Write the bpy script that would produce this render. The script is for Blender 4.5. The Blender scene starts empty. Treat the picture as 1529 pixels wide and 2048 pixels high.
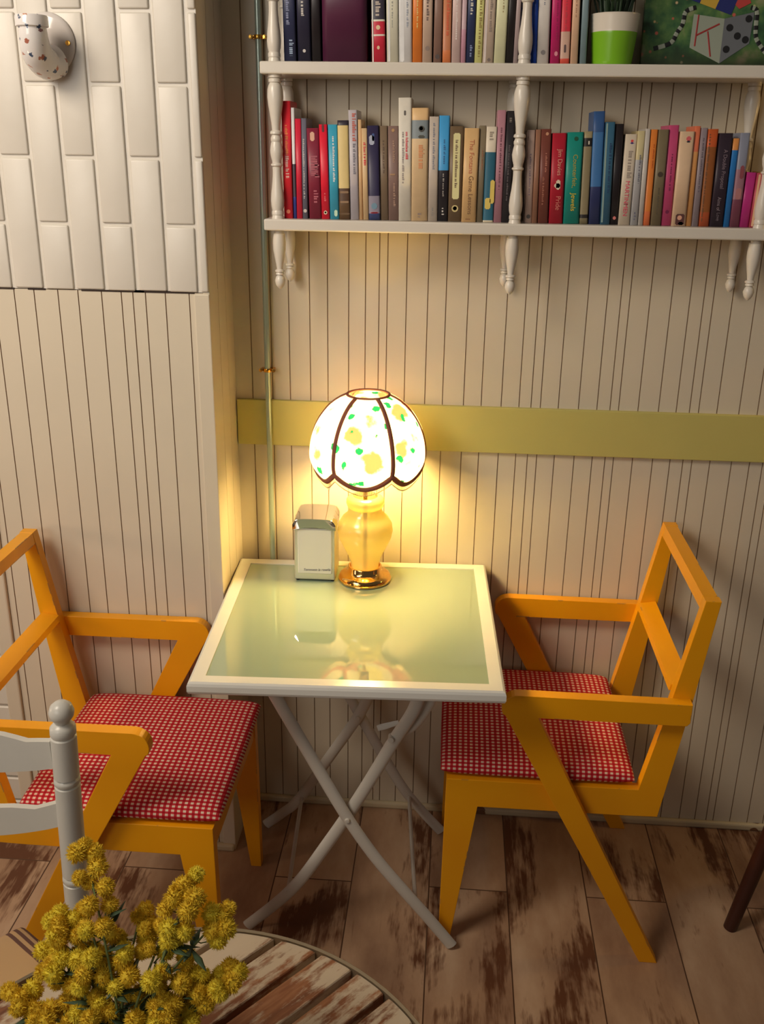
import bpy, bmesh, math, random
from mathutils import Vector, Matrix
random.seed(7)
scene = bpy.context.scene
col = scene.collection
PI = math.pi

# ------------------------------------------------------------------ camera
cam_d = bpy.data.cameras.new('camera')
cam = bpy.data.objects.new('camera', cam_d)
col.objects.link(cam)
cam_d.sensor_fit = 'VERTICAL'
cam_d.sensor_height = 24.0
cam_d.lens = 1931.08 * 24.0 / 2048.0
cam_d.clip_start = 0.05
pitch, yaw, roll = 0.3590, 0.0728, 0.0149
fwd = Vector((-math.sin(yaw) * math.cos(pitch), math.cos(yaw) * math.cos(pitch), -math.sin(pitch)))
rt = Vector((math.cos(yaw), math.sin(yaw), 0))
upv = rt.cross(fwd)
r2 = rt * math.cos(roll) + upv * math.sin(roll)
u2 = -rt * math.sin(roll) + upv * math.cos(roll)
M4 = Matrix((r2, u2, -fwd)).transposed().to_4x4()
M4.translation = Vector((0.1997, -2.1429, 1.6467))
cam.matrix_world = M4
scene.camera = cam

# ------------------------------------------------------------------ view, world, lights
scene.view_settings.view_transform = 'Standard'
scene.view_settings.look = 'None'
scene.view_settings.gamma = 1.0
scene.view_settings.use_curve_mapping = False
scene.view_settings.exposure = 0.0
WORLD_STRENGTH = 0.07
WINDOW_W = 6.0
CEILING_W = 17.0
LAMP_W = 60.0
world = bpy.data.worlds.new('world')
scene.world = world
world.use_nodes = True
bg = world.node_tree.nodes['Background']
bg.inputs[0].default_value = (1.0, 0.88, 0.78, 1)
bg.inputs[1].default_value = WORLD_STRENGTH


def area(name, loc, target, sx, sy, power, color):
    d = bpy.data.lights.new(name, 'AREA')
    d.shape = 'RECTANGLE'; d.size = sx; d.size_y = sy; d.energy = power; d.color = color
    o = bpy.data.objects.new(name, d); col.objects.link(o)
    o.location = loc
    o.rotation_euler = (Vector(target) - Vector(loc)).to_track_quat('-Z', 'Y').to_euler()
    return o


def point(name, loc, power, color, radius=0.05):
    d = bpy.data.lights.new(name, 'POINT')
    d.energy = power; d.color = color; d.shadow_soft_size = radius
    o = bpy.data.objects.new(name, d); col.objects.link(o)
    o.location = loc
    return o


wl = area('window_daylight', (-1.9, -4.0, 2.3), (-0.5, 0, 1.8), 1.6, 1.2, WINDOW_W, (1.0, 0.94, 0.86))
wl.data.spread = math.radians(70)
cl = area('ceiling_light', (-1.35, -1.7, 2.65), (-0.35, -0.25, 1.3), 0.8, 0.8, CEILING_W, (1.0, 0.86, 0.70))
cl.data.spread = math.radians(120)
point('neighbour_lamp_left', (-1.5, -0.95, 0.95), 6.0, (1.0, 0.68, 0.46), 0.10)
point('neighbour_lamp_right', (1.55, -0.16, 1.66), 5.0, (1.0, 0.60, 0.16), 0.04)


# ------------------------------------------------------------------ helpers
def lin(c):
    return tuple(((v / 255) / 12.92 if v / 255 <= 0.04045 else ((v / 255 + 0.055) / 1.055) ** 2.4) for v in c)


MATS = {}


def mat(name, c, rough=0.5, metal=0.0, spec=0.5, noise=0.0, nscale=30.0, bump=0.0, bscale=200.0, linear=False, coat=0.0):
    if name in MATS:
        return MATS[name]
    m = bpy.data.materials.new(name); m.use_nodes = True
    nt = m.node_tree; b = nt.nodes['Principled BSDF']
    cc = tuple(c) if linear else lin(c)
    b.inputs['Base Color'].default_value = (*cc, 1)
    b.inputs['Roughness'].default_value = rough
    b.inputs['Metallic'].default_value = metal
    b.inputs['Specular IOR Level'].default_value = spec
    b.inputs['Coat Weight'].default_value = coat
    if noise > 0:
        tc = nt.nodes.new('ShaderNodeTexCoord')
        n = nt.nodes.new('ShaderNodeTexNoise'); n.inputs['Scale'].default_value = nscale
        n.inputs['Detail'].default_value = 4
        nt.links.new(tc.outputs['Object'], n.inputs['Vector'])
        mx = nt.nodes.new('ShaderNodeMix'); mx.data_type = 'RGBA'
        mx.inputs[6].default_value = (*[v * (1 - noise) for v in cc], 1)
        mx.inputs[7].default_value = (*[min(1, v * (1 + noise)) for v in cc], 1)
        nt.links.new(n.outputs['Fac'], mx.inputs[0])
        nt.links.new(mx.outputs[2], b.inputs['Base Color'])
    if bump > 0:
        tc = nt.nodes.new('ShaderNodeTexCoord')
        n = nt.nodes.new('ShaderNodeTexNoise'); n.inputs['Scale'].default_value = bscale
        nt.links.new(tc.outputs['Object'], n.inputs['Vector'])
        bp = nt.nodes.new('ShaderNodeBump'); bp.inputs['Strength'].default_value = bump
        bp.inputs['Distance'].default_value = 0.002
        nt.links.new(n.outputs['Fac'], bp.inputs['Height'])
        nt.links.new(bp.outputs['Normal'], b.inputs['Normal'])
    MATS[name] = m
    return m


def ramp(nt, stops):
    r = nt.nodes.new('ShaderNodeValToRGB')
    e = r.color_ramp.elements
    while len(e) < len(stops): e.new(0.5)
    for k, (p, c) in enumerate(stops):
        e[k].position = p
        e[k].color = (*c, 1)
    return r


def obj(name, bm, m=None, parent=None, smooth=False, angle=None):
    me = bpy.data.meshes.new(name)
    bmesh.ops.recalc_face_normals(bm, faces=bm.faces)
    bm.to_mesh(me); bm.free()
    if m is not None:
        for x in (m if isinstance(m, (list, tuple)) else [m]): me.materials.append(x)
    if smooth:
        for p in me.polygons: p.use_smooth = True
        if angle:
            me.set_sharp_from_angle(angle=math.radians(angle))
    o = bpy.data.objects.new(name, me); col.objects.link(o)
    if parent is not None: o.parent = parent
    return o


def tag(o, label=None, cat=None, group=None, kind=None):
    if label: o['label'] = label
    if cat: o['category'] = cat
    if group: o['group'] = group
    if kind: o['kind'] = kind
    return o


def thing(name, label, cat, loc=(0, 0, 0), group=None):
    o = bpy.data.objects.new(name, None); col.objects.link(o)
    o.location = loc; o.empty_display_size = 0.05
    return tag(o, label, cat, group)


def box(bm, x0, x1, y0, y1, z0, z1, mi=0):
    v = [bm.verts.new(p) for p in ((x0, y0, z0), (x1, y0, z0), (x1, y1, z0), (x0, y1, z0), (x0, y0, z1), (x1, y0, z1), (x1, y1, z1), (x0, y1, z1))]
    fs = []
    for q in ((0, 3, 2, 1), (4, 5, 6, 7), (0, 1, 5, 4), (1, 2, 6, 5), (2, 3, 7, 6), (3, 0, 4, 7)):
        f = bm.faces.new([v[i] for i in q]); f.material_index = mi; fs.append(f)
    return fs


def boxb(x0, x1, y0, y1, z0, z1, bev=0.0, seg=2):
    bm = bmesh.new(); box(bm, x0, x1, y0, y1, z0, z1)
    if bev: bmesh.ops.bevel(bm, geom=bm.edges[:], offset=bev, segments=seg, profile=0.5, affect='EDGES')
    return bm


def prism(pts, y0, y1, bev=0.0, keep=()):
    """polygon of (x,z) extruded along y"""
    bm = bmesh.new()
    a = [bm.verts.new((x, y0, z)) for x, z in pts]
    b = [bm.verts.new((x, y1, z)) for x, z in pts]
    n = len(pts)
    f0 = bm.faces.new(a); f1 = bm.faces.new(b[::-1])
    for i in range(n):
        bm.faces.new((a[i], b[i], b[(i + 1) % n], a[(i + 1) % n]))
    if bev:
        es = set(f0.edges[:] + f1.edges[:])
        for i in keep:          # edges where this piece butts against its neighbour stay sharp
            for q in (a, b):
                e = bm.edges.get((q[i], q[(i + 1) % n]))
                es.discard(e)
        es = list(es)
        bmesh.ops.bevel(bm, geom=es, offset=bev, segments=2, profile=0.5, affect='EDGES')
    return bm


def lathe(bm, prof, c=(0, 0, 0), seg=24, mi=0, axis='z'):
    rings = []
    for r, z in prof:
        ring = []
        for k in range(seg):
            a = 2 * PI * k / seg
            p = (r * math.cos(a), r * math.sin(a), z)
            if axis == 'y': p = (p[0], p[2], p[1])
            ring.append(bm.verts.new((c[0] + p[0], c[1] + p[1], c[2] + p[2])))
        rings.append(ring)
    for i in range(len(rings) - 1):
        for k in range(seg):
            f = bm.faces.new((rings[i][k], rings[i][(k + 1) % seg], rings[i + 1][(k + 1) % seg], rings[i + 1][k]))
            f.material_index = mi
    for ring in (rings[0], rings[-1]):
        f = bm.faces.new(ring); f.material_index = mi
    return bm


def tube(bm, pts, r, seg=10, flat=1.0, up=Vector((0, 1, 0)), mi=0):
    """tube along a polyline; r scalar or list; flat squashes along `up`"""
    pts = [Vector(p) for p in pts]
    rs = r if isinstance(r, (list, tuple)) else [r] * len(pts)
    rings = []
    for i, p in enumerate(pts):
        d = (pts[min(i + 1, len(pts) - 1)] - pts[max(i - 1, 0)]).normalized()
        u = up - d * up.dot(d)
        if u.length < 1e-3: u = Vector((1, 0, 0)) - d * d.x
        u.normalize(); s = d.cross(u)
        rings.append([bm.verts.new(p + (s * math.cos(2 * PI * k / seg) + u * flat * math.sin(2 * PI * k / seg)) * rs[i]) for k in range(seg)])
    for i in range(len(rings) - 1):
        for k in range(seg):
            f = bm.faces.new((rings[i][k], rings[i][(k + 1) % seg], rings[i + 1][(k + 1) % seg], rings[i + 1][k])); f.material_index = mi
    bm.faces.new(rings[0]).material_index = mi; bm.faces.new(rings[-1]).material_index = mi
    return bm


def spline(pts, n=8):
    """Catmull-Rom through points"""
    P = [Vector(p) for p in pts]; out = []
    for i in range(len(P) - 1):
        p0, p1, p2, p3 = P[max(i - 1, 0)], P[i], P[i + 1], P[min(i + 2, len(P) - 1)]
        for k in range(n):
            t = k / n
            out.append(0.5 * ((2 * p1) + (-p0 + p2) * t + (2 * p0 - 5 * p1 + 4 * p2 - p3) * t * t + (-p0 + 3 * p1 - 3 * p2 + p3) * t ** 3))
    out.append(P[-1])
    return out


def text_obj(name, s, size, m, parent, loc, rot, ax='CENTER', sx=1.0, depth=0.0001, shear=0.0):
    c = bpy.data.curves.new(name + '_curve', 'FONT')
    c.body = s; c.size = size; c.align_x = ax; c.align_y = 'CENTER'; c.extrude = depth; c.shear = shear
    t = bpy.data.objects.new(name + '_tmp', c); col.objects.link(t)
    dg = bpy.context.evaluated_depsgraph_get()
    me = bpy.data.meshes.new_from_object(t.evaluated_get(dg))
    bpy.data.objects.remove(t); bpy.data.curves.remove(c)
    me.name = name
    me.materials.clear(); me.materials.append(m)
    o = bpy.data.objects.new(name, me); col.objects.link(o)
    o.parent = parent; o.location = loc; o.rotation_euler = rot; o.scale = (sx, 1, 1)
    return o


# ------------------------------------------------------------------ materials of the room
WHITE = (212, 201, 180)
m_wall = mat('cream painted boards', WHITE, 0.42, noise=0.05, nscale=6, bump=0.08, bscale=60)
m_groove = mat('dirt in the grooves', (150, 126, 100), 0.8)
m_brick = mat('white gloss brick paint', (214, 208, 197), 0.38, noise=0.05, nscale=9, bump=0.25, bscale=45)
m_crack = mat('dark crack', (52, 40, 34), 0.9)
m_white_gloss = mat('white gloss wood paint', (222, 215, 203), 0.28, noise=0.04, nscale=20)
m_green_rail = mat('olive green paint', (196, 186, 108), 0.5, noise=0.04, nscale=12)
m_base = mat('cream skirting paint', (206, 192, 160), 0.5, noise=0.1, nscale=18)
m_brass = mat('brass', (222, 170, 78), 0.22, metal=1.0)
m_pipe = mat('painted copper pipe', (176, 194, 184), 0.3, metal=0.45)


def worn_skirting():
    nt = m_base.node_tree; b = nt.nodes['Principled BSDF']; L = nt.links.new
    src = b.inputs['Base Color'].links[0].from_socket
    tc = nt.nodes.new('ShaderNodeTexCoord'); n = nt.nodes.new('ShaderNodeTexNoise')
    n.inputs['Scale'].default_value = 5.5; n.inputs['Detail'].default_value = 6
    L(tc.outputs['Object'], n.inputs['Vector'])
    th = nt.nodes.new('ShaderNodeMath'); th.operation = 'GREATER_THAN'; th.inputs[1].default_value = .60
    L(n.outputs['Fac'], th.inputs[0])
    mx = nt.nodes.new('ShaderNodeMix'); mx.data_type = 'RGBA'; L(th.outputs[0], mx.inputs[0]); L(src, mx.inputs[6])
    mx.inputs[7].default_value = (*lin((120, 84, 58)), 1)
    L(mx.outputs[2], b.inputs['Base Color'])


worn_skirting()


def floor_material():
    m = bpy.data.materials.new('distressed whitewashed planks'); m.use_nodes = True
    nt = m.node_tree; b = nt.nodes['Principled BSDF']; L = nt.links.new
    tc = nt.nodes.new('ShaderNodeTexCoord')
    mp = nt.nodes.new('ShaderNodeMapping')
    mp.inputs['Rotation'].default_value = (0, 0, PI / 2)
    mp.inputs['Location'].default_value = (0.4, 0.1815 + 0.186 * 20, 0)
    L(tc.outputs['Object'], mp.inputs['Vector'])
    br = nt.nodes.new('ShaderNodeTexBrick')
    br.offset = 0.37; br.offset_frequency = 2
    br.inputs['Scale'].default_value = 1.0
    br.inputs['Brick Width'].default_value = 1.1
    br.inputs['Row Height'].default_value = 0.186
    br.inputs['Mortar Size'].default_value = 0.0016
    br.inputs['Mortar Smooth'].default_value = 0.2
    br.inputs['Bias'].default_value = 0
    br.inputs['Color1'].default_value = (0, 0, 0, 1)
    br.inputs['Color2'].default_value = (1, 1, 1, 1)
    br.inputs['Mortar'].default_value = (0.5, 0.5, 0.5, 1)
    L(mp.outputs['Vector'], br.inputs['Vector'])
    # offset the pattern per plank so streaks break at the seams
    off = nt.nodes.new('ShaderNodeVectorMath'); off.operation = 'SCALE'
    L(br.outputs['Color'], off.inputs[0]); off.inputs[3].default_value = 7.0
    add = nt.nodes.new('ShaderNodeVectorMath'); add.operation = 'ADD'
    L(tc.outputs['Object'], add.inputs[0]); L(off.outputs[0], add.inputs[1])

    def noise(scale_vec, scale, detail, rough=0.6, dist=0.0):
        s = nt.nodes.new('ShaderNodeVectorMath'); s.operation = 'MULTIPLY'
        L(add.outputs[0], s.inputs[0]); s.inputs[1].default_value = scale_vec
        n = nt.nodes.new('ShaderNodeTexNoise'); n.inputs['Scale'].default_value = scale
        n.inputs['Detail'].default_value = detail; n.inputs['Roughness'].default_value = rough
        n.inputs['Distortion'].default_value = dist
        L(s.outputs[0], n.inputs['Vector'])
        return n.outputs['Fac']
    tone = ramp(nt, [(0.3, lin((146, 112, 88))), (0.5, lin((180, 146, 116))), (0.72, lin((204, 174, 144)))])
    L(noise((1, .35, 1), 7, 6), tone.inputs[0])
    big = noise((1, .42, 1), 5.2, 5, 0.62, 0.35)
    fine = noise((1, .10, 1), 70, 4, 0.7)
    mul = nt.nodes.new('ShaderNodeMath'); mul.operation = 'MULTIPLY_ADD'
    L(fine, mul.inputs[0]); mul.inputs[1].default_value = 0.34; L(big, mul.inputs[2])
    th = ramp(nt, [(0.0, (0, 0, 0)), (0.70, (0, 0, 0)), (0.785, (1, 1, 1)), (1.0, (1, 1, 1))])
    L(mul.outputs[0], th.inputs[0])
    mx = nt.nodes.new('ShaderNodeMix'); mx.data_type = 'RGBA'
    L(th.outputs[0], mx.inputs[0]); L(tone.outputs[0], mx.inputs[6])
    mx.inputs[7].default_value = (*lin((104, 66, 44)), 1)
    # thin grain scratches
    sc = ramp(nt, [(0.0, (0, 0, 0)), (0.66, (0, 0, 0)), (0.72, (1, 1, 1)), (1, (1, 1, 1))])
    L(noise((1, .035, 1), 95, 3, 0.6), sc.inputs[0])
    m2 = nt.nodes.new('ShaderNodeMath'); m2.operation = 'MULTIPLY'
    reg = ramp(nt, [(0.0, (0, 0, 0)), (0.5, (0, 0, 0)), (0.6, (.8, .8, .8)), (1, (.8, .8, .8))])
    L(noise((1, .5, 1), 4.0, 3), reg.inputs[0])
    L(sc.outputs[0], m2.inputs[0]); L(reg.outputs[0], m2.inputs[1])
    mx2 = nt.nodes.new('ShaderNodeMix'); mx2.data_type = 'RGBA'
    L(m2.outputs[0], mx2.inputs[0]); L(mx.outputs[2], mx2.inputs[6])
    mx2.inputs[7].default_value = (*lin((112, 76, 54)), 1)
    mx3 = nt.nodes.new('ShaderNodeMix'); mx3.data_type = 'RGBA'
    L(br.outputs['Fac'], mx3.inputs[0]); L(mx2.outputs[2], mx3.inputs[6])
    mx3.inputs[7].default_value = (*lin((84, 58, 42)), 1)
    L(mx3.outputs[2], b.inputs['Base Color'])
    b.inputs['Roughness'].default_value = 0.5
    b.inputs['Specular IOR Level'].default_value = 0.3
    return m


# ------------------------------------------------------------------ the setting
XC = -0.297          # corner between chimney breast and back wall
YP = -0.204          # face of the chimney breast
XE = 1.75

bm = bmesh.new(); box(bm, -3.2, 3.2, -4.6, 0.05, -0.05, 0)
tag(obj('floor', bm, floor_material()), kind='structure')


def grooved(x0, x1, y, z0, z1, grooves, hw=0.0011, dep=0.0022, depth_back=0.05):
    """board panel facing -y with V grooves at given x"""
    prof = [(x0, y, 0)]
    for g in sorted(grooves):
        prof += [(g - hw, y, 0), (g, y + dep, 1), (g + hw, y, 1)]
    prof.append((x1, y, 0))
    bm = bmesh.new()
    lo = [bm.verts.new((p[0], p[1], z0)) for p in prof]
    hi = [bm.verts.new((p[0], p[1], z1)) for p in prof]
    for i in range(len(prof) - 1):
        f = bm.faces.new((lo[i], lo[i + 1], hi[i + 1], hi[i])); f.material_index = prof[i + 1][2]
    b0, b1 = bm.verts.new((x0, y + depth_back, z0)), bm.verts.new((x1, y + depth_back, z0))
    t0, t1 = bm.verts.new((x0, y + depth_back, z1)), bm.verts.new((x1, y + depth_back, z1))
    bm.faces.new((b0, b1, t1, t0)); bm.faces.new((b0, lo[0], hi[0], t0)); bm.faces.new((b1, lo[-1], hi[-1], t1))
    bm.faces.new([b0] + lo + [b1]); bm.faces.new([t0] + hi + [t1])
    return bm


G = [-.258, -.212, -.171, -.124, -.084, -.037, 0, .03, .048, .09, .137, .177, .225, .265, .31, .35, .377, .398, .438, .483, .524, .553, .572,
     .615, .66, .699, .728, .748, .788, .836, .876, .905, .923, .966, 1.01, 1.05, 1.08, 1.1, 1.14, 1.19, 1.23, 1.26, 1.28, 1.32, 1.37, 1.41, 1.44, 1.46, 1.5, 1.55, 1.6, 1.65]
tag(obj('wall_back', grooved(XC - 0.02, XE, 0, 0, 2.5, G), [m_wall, m_groove]), kind='structure')

GL = [-.785, -.745, -.702, -.66, -.61, -.568, -.519, -.478, -.454, -.428, -.387, -.338]
bm = grooved(-0.80, XC, YP, 0, 1.371, GL, depth_back=0.15)
tag(obj('wall_left', bm, [m_wall, m_groove]), kind='structure')
# chimney-breast core with its own boarded side
bm = bmesh.new()
fs = box(bm, -0.84, XC - 0.0005, YP + 0.03, 0.0, 0, 2.5)
tag(obj('wall_left_core', bm, m_wall), kind='structure')
bm = bmesh.new()
box(bm, XC - 0.012, XC + 0.0005, YP + 0.0002, YP + 0.07, 0.0, 2.5)
box(bm, XC - 0.012, XC + 0.0005, YP + 0.0735, YP + 0.135, 0.0, 2.5)
box(bm, XC - 0.012, XC + 0.0005, YP + 0.1385, -0.0005, 0.0, 2.5)
tag(obj('wall_left_return', bm, m_wall), kind='structure')
# corner batten beside the boards
bm = boxb(-.327, XC + 0.0012, YP - 0.005, YP + 0.004, 0.0, 1.3695, 0.002)
tag(obj('trim_1', bm, m_wall), kind='structure')
# end trim, left of the boards
bm = boxb(-.836, -.801, YP - 0.008, YP + 0.05, 0.0, 1.371, 0.004)
tag(obj('trim_2', bm, m_wall), kind='structure')

# upper brickwork: upright painted bricks, raised from their joints
bm = bmesh.new()
box(bm, -0.84, XC, YP - 0.0002, YP + 0.035, 1.3725, 2.5, 1)
k = 0
x = -0.3155
cols = [(-0.3125, XC, 0)]
n = 1
while x > -0.84:
    cols.append((x - 0.064 + 0.0033, x - 0.0033, n)); x -= 0.064; n += 1
for (a, b_, n) in cols:
    z = 1.371 + (0.0 if n % 2 == 0 else 0.130) - 0.254
    while z < 2.5:
        z0, z1 = max(z + 0.0028, 1.3728), min(z + 0.254 - 0.0028, 2.5)
        if z1 > z0 + 0.01:
            tmp = bmesh.new()
            j = random.uniform(-.0008, .0008)
            box(tmp, a + j, b_ + (0 if n == 0 else j), YP - 0.0045 + random.uniform(-.0004, .0004), YP + 0.006, z0, z1)
            bmesh.ops.bevel(tmp, geom=[e for e in tmp.edges], offset=0.0034, segments=3, profile=0.5, affect='EDGES')
            me = bpy.data.meshes.new('t'); tmp.to_mesh(me); tmp.free(); bm.from_mesh(me); bpy.data.meshes.remove(me)
        z += 0.254
tag(obj('wall_left_upper', bm, [m_brick, m_brick], smooth=True, angle=50), kind='structure')
# dark-coloured strips along the crack under the bricks
bm = bmesh.new()
for a, b_ in ((-.79, -.70), (-.672, -.635), (-.56, -.50), (-.50, -.43), (-.45, -.327)):
    box(bm, a, b_, YP - 0.0012, YP + 0.003, 1.3698, 1.3732 if a < -.5 else 1.3742)
tag(obj('trim_3', bm, m_crack), kind='structure')

# painted brick wall further left
bm = bmesh.new()
box(bm, -3.2, -0.842, -0.15, -0.05, 0, 2.5)
z = 0
r = 0
while z < 1.6:
    x = -1.55 - (0.12 if r % 2 else 0)
    while x < -0.845:
        x1 = min(x + 0.236, -0.844)
        if x1 - x > 0.02:
            tmp = bmesh.new(); box(tmp, x, x1, -0.158, -0.149, z + 0.002, z + 0.066)
            bmesh.ops.bevel(tmp, geom=tmp.edges[:], offset=0.003, segments=1, affect='EDGES')
            me = bpy.data.meshes.new('t'); tmp.to_mesh(me); tmp.free(); bm.from_mesh(me); bpy.data.meshes.remove(me)
        x += 0.24
    z += 0.07; r += 1
tag(obj('wall_far_left', bm, m_brick), kind='structure')

# green rail, skirtings
tag(obj('trim_4', boxb(XC + 0.003, XE, -0.012, 0.001, 1.000, 1.1065, 0.0015), m_green_rail), kind='structure')
tag(obj('baseboard_back', boxb(XC + 0.001, XE, -0.013, 0.001, 0.0, 0.019, 0.005), m_base), kind='structure')
tag(obj('baseboard_left', boxb(-0.80, XC - 0.001, YP - 0.014, YP + 0.001, 0.0, 0.019, 0.005), m_base), kind='structure')

# ------------------------------------------------------------------ pipe on the wall
t = thing('wall_pipe', 'thin green-grey metal pipe running up the corner of the boarded wall', 'pipe', (-0.219, -0.018, 0.66))
bm = bmesh.new(); lathe(bm, [(0.0062, 0), (0.0062, 1.84)], seg=16)
obj('pipe', bm, m_pipe, t, True, 40)
for z in (1.178, 1.855):
    bm = bmesh.new()
    lathe(bm, [(0.0085, -0.004), (0.0095, 0), (0.0085, 0.004)], (0, 0, z - 0.66), 16)
    for s in (-1, 1):
        tmp = bmesh.new(); lathe(tmp, [(0.0005, -.004), (0.0042, -.0035), (0.0042, .0035), (0.0005, .004)], (s * 0.0145, -0.002, z - 0.66), 12, axis='y')
        me = bpy.data.meshes.new('t'); tmp.to_mesh(me); tmp.free(); bm.from_mesh(me); bpy.data.meshes.remove(me)
    box(bm, -0.015, 0.015, 0.0, 0.017, z - 0.66 - 0.003, z - 0.66 + 0.003)
    obj('pipe_clamp', bm, m_brass, t, True, 40)

# ------------------------------------------------------------------ bookshelf
ZL, ZU = 1.513, 1.802
shelf = thing('wall_bookshelf', 'white wall bookshelf with turned spindles and hanging finials', 'shelf', (0, 0, 1.49))
SX0, SX1 = -0.194, 1.28


def sobj(name, bm, m=m_white_gloss, smooth=False, angle=35):
    bm.transform(Matrix.Translation((0, 0, -1.49)))
    return obj(name, bm, m, shelf, smooth, angle if smooth else None)


for z1 in (ZL, ZU):
    sobj('shelf_board', boxb(SX0, SX1, -0.142, -0.0005, z1 - 0.0225, z1, 0.003))
sobj('shelf_board', boxb(SX0, SX1, -0.142, -0.0005, 2.08, 2.1025, 0.003))
SP = [(0.0, 13.5), (.02, 13.5), (.022, 10), (.03, 12.5), (.05, 12.5), (.055, 10.5), (.075, 13.2), (.10, 15), (.15, 15.8), (.2, 14.5), (.27, 11.5), (.33, 9), (.375, 8), (.385, 11.5), (.40, 12), (.41, 8.5),
      (.43, 11), (.445, 11), (.455, 9.8), (.48, 11.5), (.52, 13), (.56, 11.5), (.59, 9), (.605, 9), (.61, 11.5), (.62, 11.8), (.63, 8.8), (.66, 8.6), (.70, 9), (.76, 10.5), (.82, 12.7), (.87, 13.6), (.91, 12.8), (.94, 10.8), (.95, 12), (.97, 12), (.975, 11), (1.0, 12.5)]


def spindle(x, y, z0, z1, sc=1.0):
    bm = bmesh.new()
    H = z1 - z0
    lathe(bm, [(r * 0.001 * sc, z0 + (1 - f) * H) for f, r in SP[::-1]], (x, y, 0), 20)
    return bm


for z0, z1 in ((ZL, ZU - .0225), (ZU, 2.08)):
    for i, x in enumerate((-0.168, 0.309, 0.786, 1.25)):
        sobj('spindle', spindle(x, -0.123, z0, z1), smooth=True)
        sobj('spindle', spindle((-0.163, 0.300, 0.767, 1.25)[i], -0.022, z0, z1, 0.95), smooth=True)
PEND = [(1.0, 9.5), (.95, 9.5), (.945, 12), (.9, 12.3), (.8, 13.3), (.68, 13), (.55, 10.5), (.42, 7.5), (.34, 6), (.325, 9.5), (.30, 10), (.285, 7), (.265, 8.5), (.25, 8.5), (.235, 5.5), (.21, 8.5), (.14, 10.8), (.07, 8.8), (.03, 5.5), (.0, 1.5)]
for x, xb in ((-0.167, -0.1615), (0.307, 0.299), (0.784, 0.771)):
    for (xx, y, L_, s) in ((x, -0.120, 0.118, 1.0), (xb, -0.028, 0.114, 0.95)):
        bm = bmesh.new()
        lathe(bm, [(r * .001 * s, ZL - .0225 - L_ + f * L_) for f, r in PEND[::-1]], (xx, y, 0), 18)
        sobj('pendant_finial', bm, smooth=True)

# ------------------------------------------------------------------ books
m_pages = mat('book pages', (206, 188, 152), 0.8, noise=0.08, nscale=400)


def bk(c, gain=1.9):
    return tuple(min(0.78, v * gain + 0.004) for v in lin(c))


def book_mat(c, rough=0.42):
    key = 'book cloth %d %d %d' % tuple(c)
    return mat(key, bk(c), rough, linear=True, noise=0.10, nscale=55)


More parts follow.
